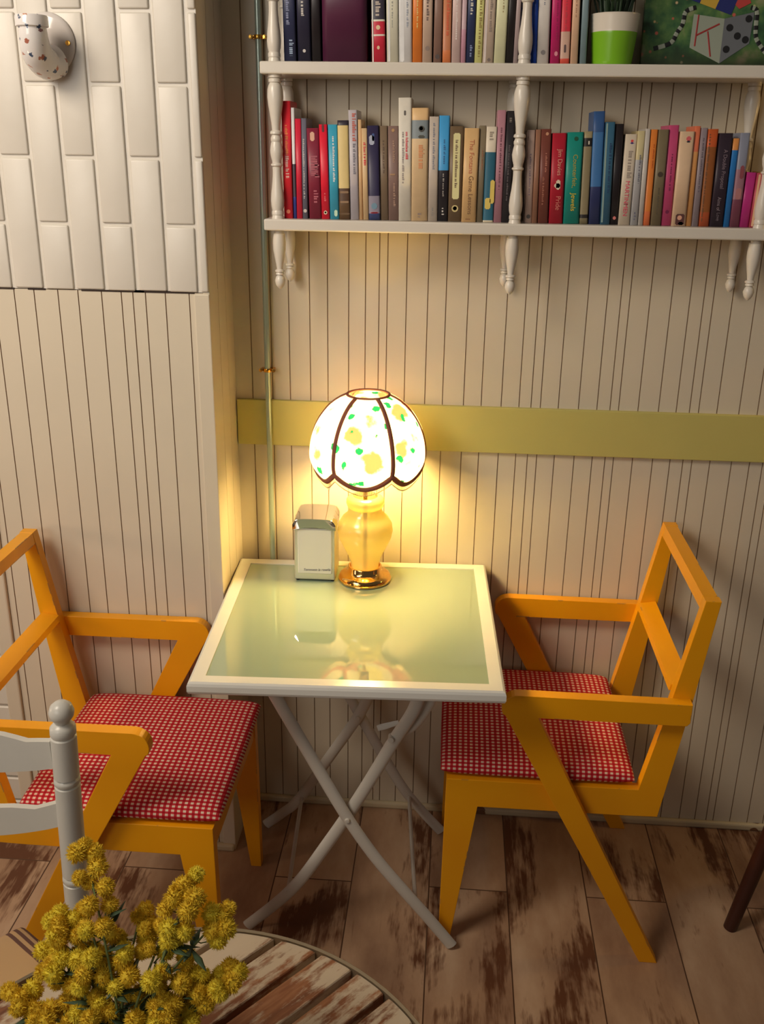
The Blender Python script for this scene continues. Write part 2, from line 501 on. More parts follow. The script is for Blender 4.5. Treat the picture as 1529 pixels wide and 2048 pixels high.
def make_book(x, zb, w, h, lean, cols, label, group, depth=None, yspine=-0.112, rounded=None, deco=()):
    """cols: list of (fraction from bottom, colour) bands; deco: list of title / mark instructions"""
    depth = depth or random.uniform(0.078, 0.09)
    t = thing('book', label, 'book', (x, yspine + random.uniform(-.0025, .002), 0), group)
    a = math.radians(lean)
    t.rotation_euler = (0, a, 0)
    t.location.z = zb + abs(math.sin(a)) * w / 2 + 0.0003
    if rounded is None: rounded = 0.0012 + 0.05 * w
    hw = w / 2
    th = min(0.0013, w * 0.14)
    n = 8
    prof = []
    for k in range(n + 1):
        u = -1 + 2 * k / n
        prof.append((hw * u, -rounded * math.sqrt(max(0, 1 - u * u * 0.96))))
    outer = [(-hw, depth)] + prof + [(hw, depth)]
    inner = [(hw - th, depth), (hw - th, 0.001 + th)] + [(-hw + th, 0.001 + th), (-hw + th, depth)]
    bm = bmesh.new()
    zs = [0.0] + [f * h for f, c in cols[:-1]] + [h]
    rings = []
    for z in zs:
        rings.append([bm.verts.new((px, py, z)) for px, py in outer])
    for i in range(len(rings) - 1):
        for k in range(len(outer) - 1):
            f = bm.faces.new((rings[i][k], rings[i][k + 1], rings[i + 1][k + 1], rings[i + 1][k])); f.material_index = i
            f.smooth = 0 < k < len(outer) - 2
    il = [bm.verts.new((px, py, 0.0)) for px, py in inner]
    ih = [bm.verts.new((px, py, h)) for px, py in inner]
    for k in range(3): bm.faces.new((il[k], il[k + 1], ih[k + 1], ih[k])).material_index = 0
    # rim faces at foot and head
    for ring, inn, mi in ((rings[0], il, 0), (rings[-1], ih, len(cols) - 1)):
        f = bm.faces.new((ring[0], ring[1], inn[2], inn[3])); f.material_index = mi
        f = bm.faces.new((ring[-2], ring[-1], inn[0], inn[1])); f.material_index = mi
        f = bm.faces.new(ring[1:-1] + [inn[1], inn[2]]); f.material_index = mi
    bm.faces.new((rings[0][0], il[3], ih[3], rings[-1][0])) if len(zs) == 2 else None
    bm.faces.new((rings[0][-1], il[0], ih[0], rings[-1][-1])) if len(zs) == 2 else None
    obj('cover', bm, [book_mat(c) for f, c in cols], t)
    bm = bmesh.new()
    box(bm, -hw + th + .0002, hw - th - .0002, 0.0012 + th, depth - 0.003, 0.0015, h - 0.0015)
    obj('pages', bm, m_pages, t)
    yf = -rounded - 0.0004
    for d in deco:
        kind = d[0]
        if kind == 'text':            # ('text', string, z fraction centre, size, colour, x shift, stretch)
            _, s, zf, size, c, xs, sx = d
            text_obj('title', s, size, book_mat(c), t, (xs * w, yf, zf * h), (PI / 2, PI / 2, 0), sx=sx)
        elif kind == 'line':          # row of small illegible printing: ('line', z0, z1, height fraction, colour, xshift)
            _, z0, z1, hf, c, xs = d
            bm = bmesh.new(); z = z1 * h
            hh = hf * w / 2
            while z > z0 * h:
                ln = random.uniform(.0016, .0036)
                q = hh * random.choice((.72, .72, 1.0))
                box(bm, xs * w - hh * .72, xs * w - hh * .72 + q * 1.5, yf, yf + .0003, max(z - ln, z0 * h), z)
                z -= ln + random.choice((.0009, .0009, .0028))
            obj('title', bm, book_mat(c), t)
        elif kind == 'block':         # label panel: ('block', z0, z1, width fraction, colour, xshift)
            _, z0, z1, wf, c, xs = d
            tmp = boxb(xs * w - wf * hw, xs * w + wf * hw, yf + .0002, yf + .0012, z0 * h, z1 * h)
            es = [e for e in tmp.edges if abs((e.verts[0].co - e.verts[1].co).y) > 1e-6]
            bmesh.ops.bevel(tmp, geom=es, offset=min(.002, wf * hw * .5), segments=3, affect='EDGES')
            obj('spine_label', tmp, book_mat(c), t)
        elif kind == 'dot':           # round emblem: ('dot', zf, radius, colour, xshift)
            _, zf, r_, c, xs = d
            bm = bmesh.new(); lathe(bm, [(r_, 0), (r_, .0008)], (xs * w, yf, zf * h), 16, axis='y')
            obj('emblem', bm, book_mat(c), t)
    return t


CR = (190, 175, 150); GY = (110, 100, 90); DK = (45, 38, 36); RD = (170, 35, 50); GD = (150, 110, 45); PK = (150, 80, 90)
LOW = [
 (-0.1477,0.0178,0.220,-0.4,[(1,(190,28,40))],'tall bright red book standing beside the leftmost spindle of the lower shelf',[('line',.55,.80,.4,(195,90,30),0),('line',.35,.54,.5,(205,130,120),0),('dot',.06,.004,(200,90,60),0)]),
 (-0.1339,0.0066,0.208,-0.6,[(.2,(35,45,105)),(.5,(50,42,52)),(1,(185,178,195))],'thin book, pale lilac above and dark blue below, between two red books',[]),
 (-0.1249,0.0118,0.188,-0.3,[(1,(160,22,45))],'slim plain crimson book right of the thin lilac one',[]),
 (-0.1134,0.0106,0.189,-0.2,[(1,(80,80,92))],'slim slate grey book left of the wide maroon one',[('line',.2,.8,.35,(140,135,135),-.1),('dot',.08,.0035,(150,145,140),0)]),
 (-0.0925,0.0246,0.171,-1.4,[(1,(98,24,42))],'wide maroon book with pale script title and oval badge',[('block',.86,.96,.36,(170,130,110),-.05),('line',.48,.70,.75,(132,66,76),.02),('line',.45,.62,.5,(132,66,76),.25),('line',.18,.32,.5,(132,66,76),.1)]),
 (-0.0714,0.0159,0.178,-1.5,[(1,(176,18,40))],'red book with a ring emblem at its foot, beside the teal one',[('dot',.07,.0036,(175,165,140),0),('dot',.071,.002,(70,50,40),0),('line',.18,.28,.3,(190,70,75),0),('block',.92,1.0,.3,(70,20,20),0)]),
 (-0.0532,0.0182,0.178,-1.3,[(1,(45,125,150))],'teal blue book with small white lettering',[('line',.40,.88,.3,(170,195,195),.05),('block',.03,.1,.35,(150,175,150),.15)]),
 (-0.0326,0.0213,0.186,-1.3,[(.17,(76,56,36)),(.32,(66,46,32)),(.95,(188,152,102)),(1,(35,30,40))],'tan leather-look book with brown banded foot and dark head',[('block',.27,.29,.96,(120,95,70),0),('block',.17,.19,.96,(120,95,70),0),('block',.05,.065,.96,(120,95,70),0)]),
 (-0.0123,0.0168,0.205,-1.5,[(1,(145,140,146))],'tall silver-grey book with red title, right of the tan one',[('line',.72,.97,.55,(145,75,65),.12),('line',.42,.70,.4,(95,92,100),.1)]),
 (0.0001,0.0075,0.188,-1.3,[(1,(168,138,102))],'thin sandy book right of the tall silver-grey one',[]),
 (0.0102,0.0111,0.172,-1.7,[(1,(165,140,106))],'slim sandy book with red block title, left of the navy one',[('line',.60,.85,.55,(165,55,55),0)]),
 (0.0280,0.0223,0.177,-1.8,[(.07,(36,45,80)),(.26,(105,100,112)),(1,(32,28,55))],'navy book with a white sailing emblem and misty foot',[('block',.80,.90,.45,(130,135,150),-.12),('block',.84,.92,.2,(45,65,110),.02),('block',.07,.085,.7,(160,45,50),0),('dot',.15,.006,(85,110,125),0)]),
 (0.0478,0.0159,0.177,-1.7,[(1,(95,80,64))],'dull brown-grey book between the navy one and the mauve-brown one',[('line',.5,.85,.25,(75,60,48),0)]),
 (0.0664,0.0203,0.177,-1.4,[(1,(102,82,76))],'mauve-brown worn book left of the very tall white one',[('line',.48,.50,.9,(135,105,75),0),('line',.62,.85,.3,(125,100,85),.05),('line',.15,.4,.3,(125,100,85),.1),('dot',.955,.003,(140,110,75),0)]),
 (0.0892,0.0251,0.228,-1.2,[(1,(176,167,157))],'tallest white book on the lower shelf, with red and grey small print',[('line',.50,.73,.25,(165,70,75),.14),('line',.31,.73,.22,(120,112,108),-.14),('block',.86,.90,.16,(75,70,66),0)]),
 (0.1185,0.0322,0.210,-1.0,[(.735,(195,148,115)),(.895,(100,108,112)),(1,(202,142,102))],'wide peach hardback with a small portrait band near its head',[('dot',.82,.0058,(52,50,46),.08),('dot',.824,.0036,(150,140,118),.06),('block',.737,.765,.4,(58,58,52),.08),('line',.46,.68,.45,(165,112,75),.08),('line',.03,.07,.3,(110,95,85),0)]),
 (0.1448,0.0188,0.195,-0.7,[(1,(150,140,130))],'grey-white book left of the blue-topped black one',[('line',.50,.94,.3,(105,105,112),0),('line',.05,.13,.3,(110,105,100),0)]),
 (0.1653,0.0201,0.197,-0.9,[(.49,(25,22,27)),(1,(50,120,166))],'book half sky blue above and half black below',[('line',.24,.46,.2,(120,115,110),0),('line',.06,.13,.3,(150,145,140),0),('line',.55,.78,.25,(40,80,120),.05)]),
 (0.1893,0.0262,0.178,-0.7,[(1,(84,68,50))],'dark olive book with a long cream title label and round seal',[('block',.24,.93,.52,(185,165,120),.02),('line',.36,.86,.26,(95,80,62),.02),('dot',.14,.0066,(160,145,100),0),('dot',.142,.004,(120,105,72),0)]),
 (0.2172,0.0286,0.175,-0.2,[(1,(167,136,94))],'cream book with brown and rust lettering, right of the olive one',[('text','The Fontana',.70,.0125,(150,88,62),.02,1.0),('text','Game Lessons',.29,.0125,(95,68,45),.04,1.0),('line',.02,.035,.6,(110,80,50),0)]),
 (0.2387,0.0125,0.180,-0.3,[(1,(98,88,70))],'thin grey-olive book left of the teal and yellow one',[('line',.55,.75,.3,(120,80,55),.1)]),
 (0.2561,0.0204,0.178,-0.4,[(.02,(170,160,140)),(.74,(30,74,92)),(1,(172,162,146))],'teal book with cream head and yellow splash at its foot',[('block',.20,.45,.42,(170,150,75),.30),('block',.14,.26,.55,(170,150,75),-.1),('line',.86,.95,.5,(120,112,100),0)]),
 (0.2746,0.0161,0.208,-0.5,[(1,(136,96,106))],'tall dusty mauve book left of the tall black one',[('line',.30,.85,.3,(90,55,65),.05)]),
 (0.2910,0.0160,0.207,0.0,[(1,(27,24,28))],'tall black book just left of the middle spindle, lower shelf',[('line',.2,.7,.25,(70,64,66),0),('line',.90,.94,.5,(90,85,80),0)]),
 (0.3365,0.0138,0.173,-1.5,[(1,(142,122,112))],'pale pinkish book just right of the middle spindle, lower shelf',[('line',.3,.75,.28,(105,90,100),0),('dot',.07,.004,(60,55,52),0)]),
 (0.3487,0.0100,0.174,-1.2,[(1,(114,80,62))],'thin light brown book right of the pale pinkish one',[]),
 (0.3652,0.0196,0.175,-1.7,[(1,(88,45,36))],'dark chestnut brown book left of the crimson one',[('line',.55,.75,.25,(140,90,75),.1),('line',.2,.5,.25,(120,75,60),-.1),('dot',.95,.003,(150,110,85),.1)]),
 (0.3906,0.0268,0.168,-1.5,[(1,(132,18,34))],'crimson book with cream lettering and a pale figure, left of the green one',[('text','Jim Davies',.68,.0125,(180,120,105),.1,.92),('text','Pride',.23,.0135,(165,95,85),.1,.95),('block',.38,.49,.30,(190,160,140),.06),('block',.40,.45,.45,(190,160,140),0)]),
 (0.4212,0.0306,0.170,-1.5,[(1,(12,104,94))],'sea-green book with gold lettering',[('text','Counterfeit,',.58,.0125,(140,125,50),.06,1.0),('text','Jewels',.24,.0135,(185,145,35),.06,1.0),('dot',.93,.004,(20,60,40),.05)]),
 (0.4465,0.0166,0.172,-1.5,[(.065,(92,84,62)),(.105,(28,24,22)),(.84,(106,96,72)),(.93,(26,22,20)),(1,(118,108,80))],'khaki book with black bands, right of the sea-green one',[('block',.86,.90,.15,(170,165,150),.1)]),
 (0.4669,0.0218,0.208,-2.2,[(.34,(32,38,72)),(.82,(46,86,130)),(1,(34,62,104))],'tall blue book in three shades of blue',[]),
 (0.4878,0.0180,0.189,-2.0,[(1,(40,76,98))],'teal-blue book with a pale edge, right of the tall three-blue one',[('block',.02,.99,.18,(105,125,122),-.34),('line',.3,.8,.3,(30,52,80),.15)]),
 (0.5052,0.0150,0.186,-1.6,[(1,(22,18,21))],'black book with a small pink mark at its foot',[('block',.05,.085,.4,(165,95,90),.05)]),
 (0.5250,0.0219,0.168,-0.4,[(1,(164,153,137))],'cream book with red capital lettering at its lower half',[('text','MARTINI',.36,.0115,(170,50,75),.0,1.0),('text','MEN',.17,.0115,(170,50,75),.0,1.05),('line',.52,.82,.5,(125,115,105),.05),('block',.915,.94,.36,(170,50,50),.08),('block',.895,.913,.36,(60,45,110),.08)]),
 (0.5447,0.0138,0.174,-0.9,[(.7,(138,138,140)),(1,(156,145,110))],'pale grey book with a yellowish head, right of the red-lettered cream one',[('line',.45,.75,.3,(90,90,98),.1),('line',.05,.14,.35,(85,85,98),0)]),
 (0.5575,0.0092,0.178,-1.2,[(1,(152,147,141))],'thin white book touching the orange one',[]),
 (0.5692,0.0130,0.177,-0.9,[(.15,(182,88,50)),(1,(182,98,40))],'slim orange book on the lower shelf',[('line',.6,.85,.2,(150,70,25),.1)]),
 (0.5874,0.0193,0.177,-1.1,[(1,(92,82,62))],'drab olive-grey book left of the pink one',[('dot',.54,.005,(55,46,38),0),('line',.1,.4,.2,(74,66,52),0)]),
 (0.6079,0.0184,0.185,-1.5,[(1,(150,54,90))],'rose pink book with thin dark lettering',[('line',.35,.72,.2,(95,30,60),.05),('dot',.14,.0035,(90,25,55),0)]),
 (0.6315,0.0268,0.174,-0.9,[(1,(192,146,120))],'wide peach paperback with a woman pictured at its foot',[('block',.90,.95,.32,(165,75,80),.1),('block',.885,.905,.32,(50,50,60),.1),('block',.01,.13,.62,(70,42,40),.05),('dot',.09,.0045,(170,125,105),.02),('block',.01,.045,.4,(180,165,165),.14)]),
 (0.6517,0.0106,0.184,-1.2,[(.75,(178,122,72)),(1,(172,90,62))],'thin tan-orange book right of the wide peach paperback',[]),
 (0.6643,0.0120,0.181,-1.2,[(1,(112,102,107))],'slim lilac-grey book between the tan-orange and the brown one',[('line',.35,.9,.3,(85,76,84),0)]),
 (0.6812,0.0187,0.179,-1.3,[(.15,(135,62,32)),(.82,(112,64,28)),(1,(150,66,28))],'rusty brown book left of the black one with pale script',[('line',.05,.95,.2,(95,70,50),-.3)]),
 (0.7045,0.0249,0.172,-0.9,[(1,(35,26,36))],'black book with pale slanting script title',[('text','A Double Proposal',.62,.0105,(105,92,100),.08,.88),('text','Aims of',.25,.0095,(110,98,104),.0,.85),('text','Love',.11,.0095,(90,80,86),.05,.85)]),
 (0.7245,0.0117,0.163,-0.7,[(.87,(28,92,150)),(1,(205,112,58))],'slim blue book with an orange head',[]),
 (0.7400,0.0176,0.173,-0.8,[(.3,(92,48,62)),(.62,(120,86,96)),(1,(105,108,122))],'mottled plum and grey book left of the magenta one',[('block',.30,.42,.6,(138,92,92),0),('block',.52,.66,.4,(110,55,62),.1)]),
 (0.7584,0.0180,0.102,1.0,[(1,(142,32,96))],'short magenta book at the right end of the lower shelf',[]),
 (0.7748,0.0121,0.101,0.8,[(1,(140,52,66))],'short crimson book with a cream stripe, right of the magenta one',[('block',.02,.98,.35,(175,140,110),-.1)]),
 (0.7912,0.0165,0.103,0.0,[(1,(165,135,76))],'short mustard book, last one at the right edge of the lower shelf',[]),
]
UPP = [
 (-0.1387,0.0232,0.215,-0.7,[(1,(32,36,60))],'glossy navy book leftmost on the upper shelf',[('line',.3,.5,.35,(90,95,120),-.1),('line',.05,.18,.5,(105,120,140),.15)]),
 (-0.1110,0.0255,0.22,-1.0,[(1,(26,25,42))],'midnight blue book, second from left on the upper shelf',[('line',.36,.5,.3,(150,145,140),-.05),('dot',.09,.003,(150,145,140),0)]),
 (-0.0872,0.0170,0.225,-1.0,[(1,(20,15,19))],'black book left of the big plum volume',[]),
 (-0.0330,0.0850,0.235,-0.6,[(1,(58,18,42))],'very wide plum-coloured volume on the upper shelf',[]),
 (0.0321,0.0250,0.21,-1.5,[(.22,(150,25,44)),(.235,(170,160,150)),(.34,(152,25,44)),(.355,(180,170,155)),(.52,(36,32,45)),(.54,(180,170,155)),(1,(40,32,46))],'red and black hardback with white bands, right of the plum volume',[('dot',.29,.004,(190,150,120),0),('block',.11,.14,.2,(190,150,120),0),('line',.38,.50,.5,(150,140,130),0),('block',.0,.99,.1,(190,180,165),-.42)]),
 (0.0594,0.0222,0.20,-1.5,[(1,(166,164,148))],'grey-green and white book right of the red and black hardback',[('block',.01,.99,.18,(196,200,198),-.3),('line',.3,.55,.16,(120,120,112),.0)]),
 (0.0839,0.0246,0.205,-1.4,[(1,(172,178,176))],'pale bluish-white book left of the orange one, upper shelf',[('block',.01,.99,.30,(205,210,212),-.25),('line',.3,.6,.16,(115,120,130),.15)]),
 (0.1064,0.0180,0.20,-1.1,[(1,(216,95,34))],'vivid orange book on the upper shelf',[('line',.3,.55,.22,(230,150,90),0)]),
 (0.1254,0.0182,0.195,-0.8,[(1,(150,130,115))],'pale beige book right of the vivid orange one',[('line',.37,.55,.35,(85,70,65),0),('dot',.13,.004,(105,90,82),0)]),
 (0.1449,0.0155,0.19,-0.4,[(1,(104,80,70))],'mauve-brown book, upper shelf, left of the tan and rust one',[('dot',.06,.0042,(60,50,48),0)]),
 (0.1621,0.0161,0.19,-0.9,[(.12,(165,95,55)),(1,(150,96,66))],'tan book with rust lettering, upper shelf',[('line',.25,.58,.5,(160,72,45),.1)]),
 (0.1801,0.0168,0.2,-0.7,[(1,(160,140,136))],'pale pinkish-grey book, upper shelf, left of the thin lilac one',[('line',.2,.55,.3,(180,160,155),0)]),
 (0.1937,0.0089,0.195,-0.5,[(.3,(150,110,125)),(1,(152,130,136))],'thin lilac-grey book left of the navy one, upper shelf',[]),
 (0.2065,0.0156,0.2,-0.1,[(1,(32,40,68))],'navy blue book left of the yellow one, upper shelf',[('line',.42,.60,.4,(165,160,150),0),('line',.06,.16,.4,(90,100,130),.1)]),
 (0.2221,0.0143,0.2,0.1,[(1,(190,180,110))],'yellow book with dark small lettering, upper shelf',[('line',.06,.58,.45,(110,98,52),.1)]),
 (0.2404,0.0202,0.195,0.3,[(1,(150,135,121))],'pinkish-beige book left of the cream-yellow one, upper shelf',[('line',.28,.58,.3,(110,98,90),.1),('block',.02,.05,.3,(85,75,70),.1),('block',.01,.99,.2,(165,155,150),-.3)]),
 (0.2626,0.0217,0.195,0.4,[(1,(200,184,140))],'cream-yellow book left of the black one, upper shelf',[('line',.45,.6,.16,(130,118,85),.1)]),
 (0.2812,0.0138,0.2,0.1,[(1,(18,14,15))],'black book left of the middle spindle, upper shelf',[]),
 (0.2930,0.0086,0.195,0.3,[(1,(130,116,116))],'thin grey book partly behind the middle spindle, upper shelf',[]),
 (0.3286,0.0078,0.2,-1.7,[(1,(20,60,150))],'thin royal blue book right of the middle spindle, upper shelf',[]),
 (0.3443,0.0215,0.2,-1.7,[(1,(170,165,160))],'white-grey book between royal blue and magenta, upper shelf',[('dot',.10,.0042,(95,90,90),0),('line',.50,.55,.2,(110,115,125),0)]),
 (0.3670,0.0170,0.2,-1.9,[(1,(150,24,80))],'magenta book on the upper shelf',[('line',.2,.58,.25,(120,18,62),.1),('block',.07,.11,.35,(180,110,120),.1)]),
 (0.3853,0.0176,0.2,-1.9,[(.05,(165,62,50)),(.28,(160,130,115)),(1,(170,40,54))],'red book with a pale foot, right of the magenta one',[('block',.10,.17,.22,(75,60,60),0),('line',.28,.58,.3,(150,52,60),0)]),
 (0.4030,0.0133,0.2,-1.8,[(1,(172,141,116))],'peach-beige book left of the teal-grey one, upper shelf',[('line',.4,.58,.25,(140,105,85),0)]),
 (0.4200,0.0120,0.2,-1.8,[(1,(95,112,118))],'slim teal-grey book near the flowerpot',[]),
]


def declutter(L_):
    L_ = [list(r) for r in L_]
    for i in range(len(L_) - 1):
        a, b_ = L_[i], L_[i + 1]
        for zz in (0.0, 1.0):
            hz = min(a[2], b_[2]) * zz
            xa = a[0] + math.tan(math.radians(a[3])) * hz + a[1] / 2
            xb = b_[0] + math.tan(math.radians(b_[3])) * hz - b_[1] / 2
            ov = xa - xb + 0.0004
            if ov > 0:
                a[1] -= ov / 2; a[0] -= ov / 4; b_[1] -= ov / 2; b_[0] += ov / 4
    return L_


for (x, w, h, ln, cols, lab, deco) in declutter(LOW):
    make_book(x, ZL, w, h, ln, cols, lab, 'books on the lower shelf', deco=deco)
for (x, w, h, ln, cols, lab, deco) in declutter(UPP):
    make_book(x, ZU, w, h, ln, cols, lab, 'books on the upper shelf', deco=deco, rounded=0.006 if w > .05 else None)

# ------------------------------------------------------------------ flowerpot on the upper shelf
pot = thing('potted_plant', 'white and green striped flowerpot with a dark grassy plant', 'plant', (0.4765, -0.088, ZU))
m_potg = mat('lime green glaze', (126, 186, 40), 0.25); m_potw = mat('white glaze', (226, 218, 204), 0.25)
bm = bmesh.new()
prof = [(0.0355, 0), (0.0372, 0.003)]
H = 0.088
for k in range(1, 23):
    f = k / 22
    rr = 0.0372 + 0.0088 * f
    if f > 0.62 and k % 2: rr -= 0.0007
    prof.append((rr, 0.003 + f * (H - 0.003)))
prof += [(0.0435, H), (0.0425, H - 0.012), (0.002, H - 0.013)]
lathe(bm, prof, (0, 0, 0), 40)
for f in bm.faces:
    f.material_index = 1 if f.calc_center_median().z > 0.0555 else 0
obj('pot', bm, [m_potg, m_potw], pot, True, 60)
bm = bmesh.new()
for k in range(90):
    a = random.uniform(0, 2 * PI); r0 = random.uniform(0, .03); L_ = random.uniform(.05, .12); o_ = random.uniform(.01, .05)
    p0 = Vector((r0 * math.cos(a), r0 * math.sin(a), H - 0.013)); d = Vector((math.cos(a), math.sin(a), 0))
    pts = [p0, p0 + d * o_ * .3 + Vector((0, 0, L_ * .6)), p0 + d * o_ + Vector((0, 0, L_))]
    pts = [Vector((p.x, min(p.y, .075), p.z)) for p in pts]
    tube(bm, pts, [.0022, .0018, .0003], 5, 0.3)
obj('foliage', bm, mat('dark green leaves', (36, 58, 34), 0.5, noise=.3), pot)

# ------------------------------------------------------------------ painting leaning on the wall
def painting_material():
    m = bpy.data.materials.new('painted meadow'); m.use_nodes = True
    nt = m.node_tree; b = nt.nodes['Principled BSDF']; L = nt.links.new
    tc = nt.nodes.new('ShaderNodeTexCoord')
    n = nt.nodes.new('ShaderNodeTexNoise'); n.inputs['Scale'].default_value = 22; n.inputs['Detail'].default_value = 6
    L(tc.outputs['Object'], n.inputs['Vector'])
    g = ramp(nt, [(.3, lin((30, 52, 38))), (.45, lin((52, 92, 58))), (.58, lin((92, 126, 70))), (.72, lin((160, 150, 120)))])
    L(n.outputs['Fac'], g.inputs[0])
    s = nt.nodes.new('ShaderNodeSeparateXYZ'); L(tc.outputs['Object'], s.inputs[0])
    mr = nt.nodes.new('ShaderNodeMapRange'); mr.inputs[1].default_value = 0.0; mr.inputs[2].default_value = 0.05
    L(s.outputs['Z'], mr.inputs[0])
    mx = nt.nodes.new('ShaderNodeMix'); mx.data_type = 'RGBA'
    L(mr.outputs[0], mx.inputs[0]); mx.inputs[6].default_value = (*lin((40, 48, 30)), 1); L(g.outputs[0], mx.inputs[7])
    v = nt.nodes.new('ShaderNodeTexVoronoi'); v.inputs['Scale'].default_value = 42
    L(tc.outputs['Object'], v.inputs['Vector'])
    fl = ramp(nt, [(0, (1, 1, 1)), (.10, (1, 1, 1)), (.16, (0, 0, 0)), (1, (0, 0, 0))])
    L(v.outputs['Distance'], fl.inputs[0])
    mm = nt.nodes.new('ShaderNodeMath'); mm.operation = 'MULTIPLY'; L(fl.outputs[0], mm.inputs[0]); L(mr.outputs[0], mm.inputs[1])
    fc = ramp(nt, [(0, lin((215, 205, 190))), (.4, lin((200, 160, 80))), (.8, lin((190, 90, 80)))])
    L(v.outputs['Color'], fc.inputs[0])
    mx2 = nt.nodes.new('ShaderNodeMix'); mx2.data_type = 'RGBA'
    L(mm.outputs[0], mx2.inputs[0]); L(mx.outputs[2], mx2.inputs[6]); L(fc.outputs[0], mx2.inputs[7])
    L(mx2.outputs[2], b.inputs['Base Color'])
    b.inputs['Roughness'].default_value = 0.45
    return m


pt = thing('painting', 'unframed painted canvas of a meadow with a spotted block, standing on the upper shelf', 'painting', (0.654, -0.052, ZU + 0.0015))
pt.rotation_euler = (math.radians(-6), 0, 0)
obj('canvas', boxb(-0.117, 0.21, 0, 0.014, 0, 0.30, .001), painting_material(), pt)


def poly(pts, y, thick=0.0006):
    return prism(pts, y - thick, y)


def pcol(n, c): return mat('paint ' + n, c, 0.5)


# spotted block
def P2(px, py):   # photo crop -> canvas metres (x from centre, z up)
    return ((px - 1042) * 0.000262 + 0.0, (545 - py) * 0.000262)


bm = poly([P2(950, 185), P2(1172, 215), P2(1165, 515), P2(940, 410)], -0.0003)
obj('painted_block', bm, pcol('pale grey', (150, 158, 144)), pt)
bm = poly([P2(1172, 215), P2(1380, 170), P2(1365, 380), P2(1165, 515)], -0.0003)
obj('painted_block', bm, pcol('mid grey', (104, 108, 114)), pt)
bm = bmesh.new()
for (px, py) in ((1215, 275), (1275, 330), (1335, 355), (1205, 420), (1345, 215)):
    x, z = P2(px, py); lathe(bm, [(.0065, 0), (.0065, .0005)], (x, -0.0014, z), 14, axis='y')
obj('painted_spot', bm, pcol('black', (22, 22, 26)), pt)
bm = bmesh.new()
for a, b_ in (((985, 190), (975, 400)), ((975, 330), (1140, 250)), ((1060, 300), (1095, 470))):
    p, q = P2(*a), P2(*b_)
    tube(bm, [(p[0], -0.0011, p[1]), (q[0], -0.0011, q[1])], .0016, 6, .25)
obj('painted_stroke', bm, pcol('red', (150, 48, 46)), pt)
bm = bmesh.new(); mats = [pcol('blue', (34, 44, 108)), pcol('gold', (196, 160, 60))]
a0, eu, ev = Vector(P2(930, 60)), Vector(P2(1030, 55)) - Vector(P2(930, 60)), Vector(P2(975, -60)) - Vector(P2(930, 60))
ev = Vector((0.012, 0.032)); eu = Vector((0.030, -0.010))
base = Vector(P2(870, 75))
for i in range(3):
    for j in range(4):
        c = base + eu * i + ev * j + Vector((0.0, 0.0))
        pts = [c, c + eu, c + eu + ev, c + ev]
        tmp = poly([(p.x, p.y) for p in pts], -0.0004 - .00002 * (i + j))
        for f in tmp.faces: f.material_index = (i + j) % 2
        me = bpy.data.meshes.new('t'); tmp.to_mesh(me); tmp.free(); bm.from_mesh(me); bpy.data.meshes.remove(me)
obj('painted_cloth', bm, mats, pt)
bm = poly([P2(1205, 0), P2(1290, -20), P2(1350, 110), P2(1270, 150), P2(1235, 120)], -0.0004)
obj('painted_cloth', bm, pcol('scarlet', (186, 66, 62)), pt)
for pts in ([(960, 140), (890, 170), (875, 250), (840, 310), (800, 380), (680, 420)], [(1350, 140), (1395, 160), (1400, 260), (1410, 340), (1460, 410), (1500, 450)]):
    bm = bmesh.new()
    q = spline([(P2(*p)[0], -0.0010, P2(*p)[1]) for p in pts], 6)
    for i in range(len(q) - 1):
        tube(bm, [q[i], q[i + 1]], .0040, 6, .15, mi=(i // 2) % 2)
    obj('painted_ribbon', bm, [pcol('black', (22, 22, 26)), pcol('pale grey', (150, 158, 144))], pt)

# ------------------------------------------------------------------ ceramic wall lamp
def floral_ceramic():
    m = bpy.data.materials.new('floral ceramic'); m.use_nodes = True
    nt = m.node_tree; b = nt.nodes['Principled BSDF']; L = nt.links.new
    tc = nt.nodes.new('ShaderNodeTexCoord')
    v = nt.nodes.new('ShaderNodeTexVoronoi'); v.inputs['Scale'].default_value = 62
    L(tc.outputs['Object'], v.inputs['Vector'])
    n = nt.nodes.new('ShaderNodeTexNoise'); n.inputs['Scale'].default_value = 260
    L(tc.outputs['Object'], n.inputs['Vector'])
    ad = nt.nodes.new('ShaderNodeMath'); ad.operation = 'MULTIPLY_ADD'; L(n.outputs['Fac'], ad.inputs[0]); ad.inputs[1].default_value = .55; L(v.outputs['Distance'], ad.inputs[2])
    th = ramp(nt, [(0, (1, 1, 1)), (.50, (1, 1, 1)), (.56, (0, 0, 0)), (1, (0, 0, 0))])
    L(ad.outputs[0], th.inputs[0])
    pick = ramp(nt, [(0, lin((60, 74, 104))), (.4, lin((70, 84, 110))), (.5, lin((190, 120, 90))), (.75, lin((150, 90, 80))), (.9, lin((200, 150, 60)))])
    L(v.outputs['Color'], pick.inputs[0])
    mx = nt.nodes.new('ShaderNodeMix'); mx.data_type = 'RGBA'
    L(th.outputs[0], mx.inputs[0]); mx.inputs[6].default_value = (*lin((226, 222, 220)), 1); L(pick.outputs[0], mx.inputs[7])
    L(mx.outputs[2], b.inputs['Base Color']); b.inputs['Roughness'].default_value = 0.08
    return m


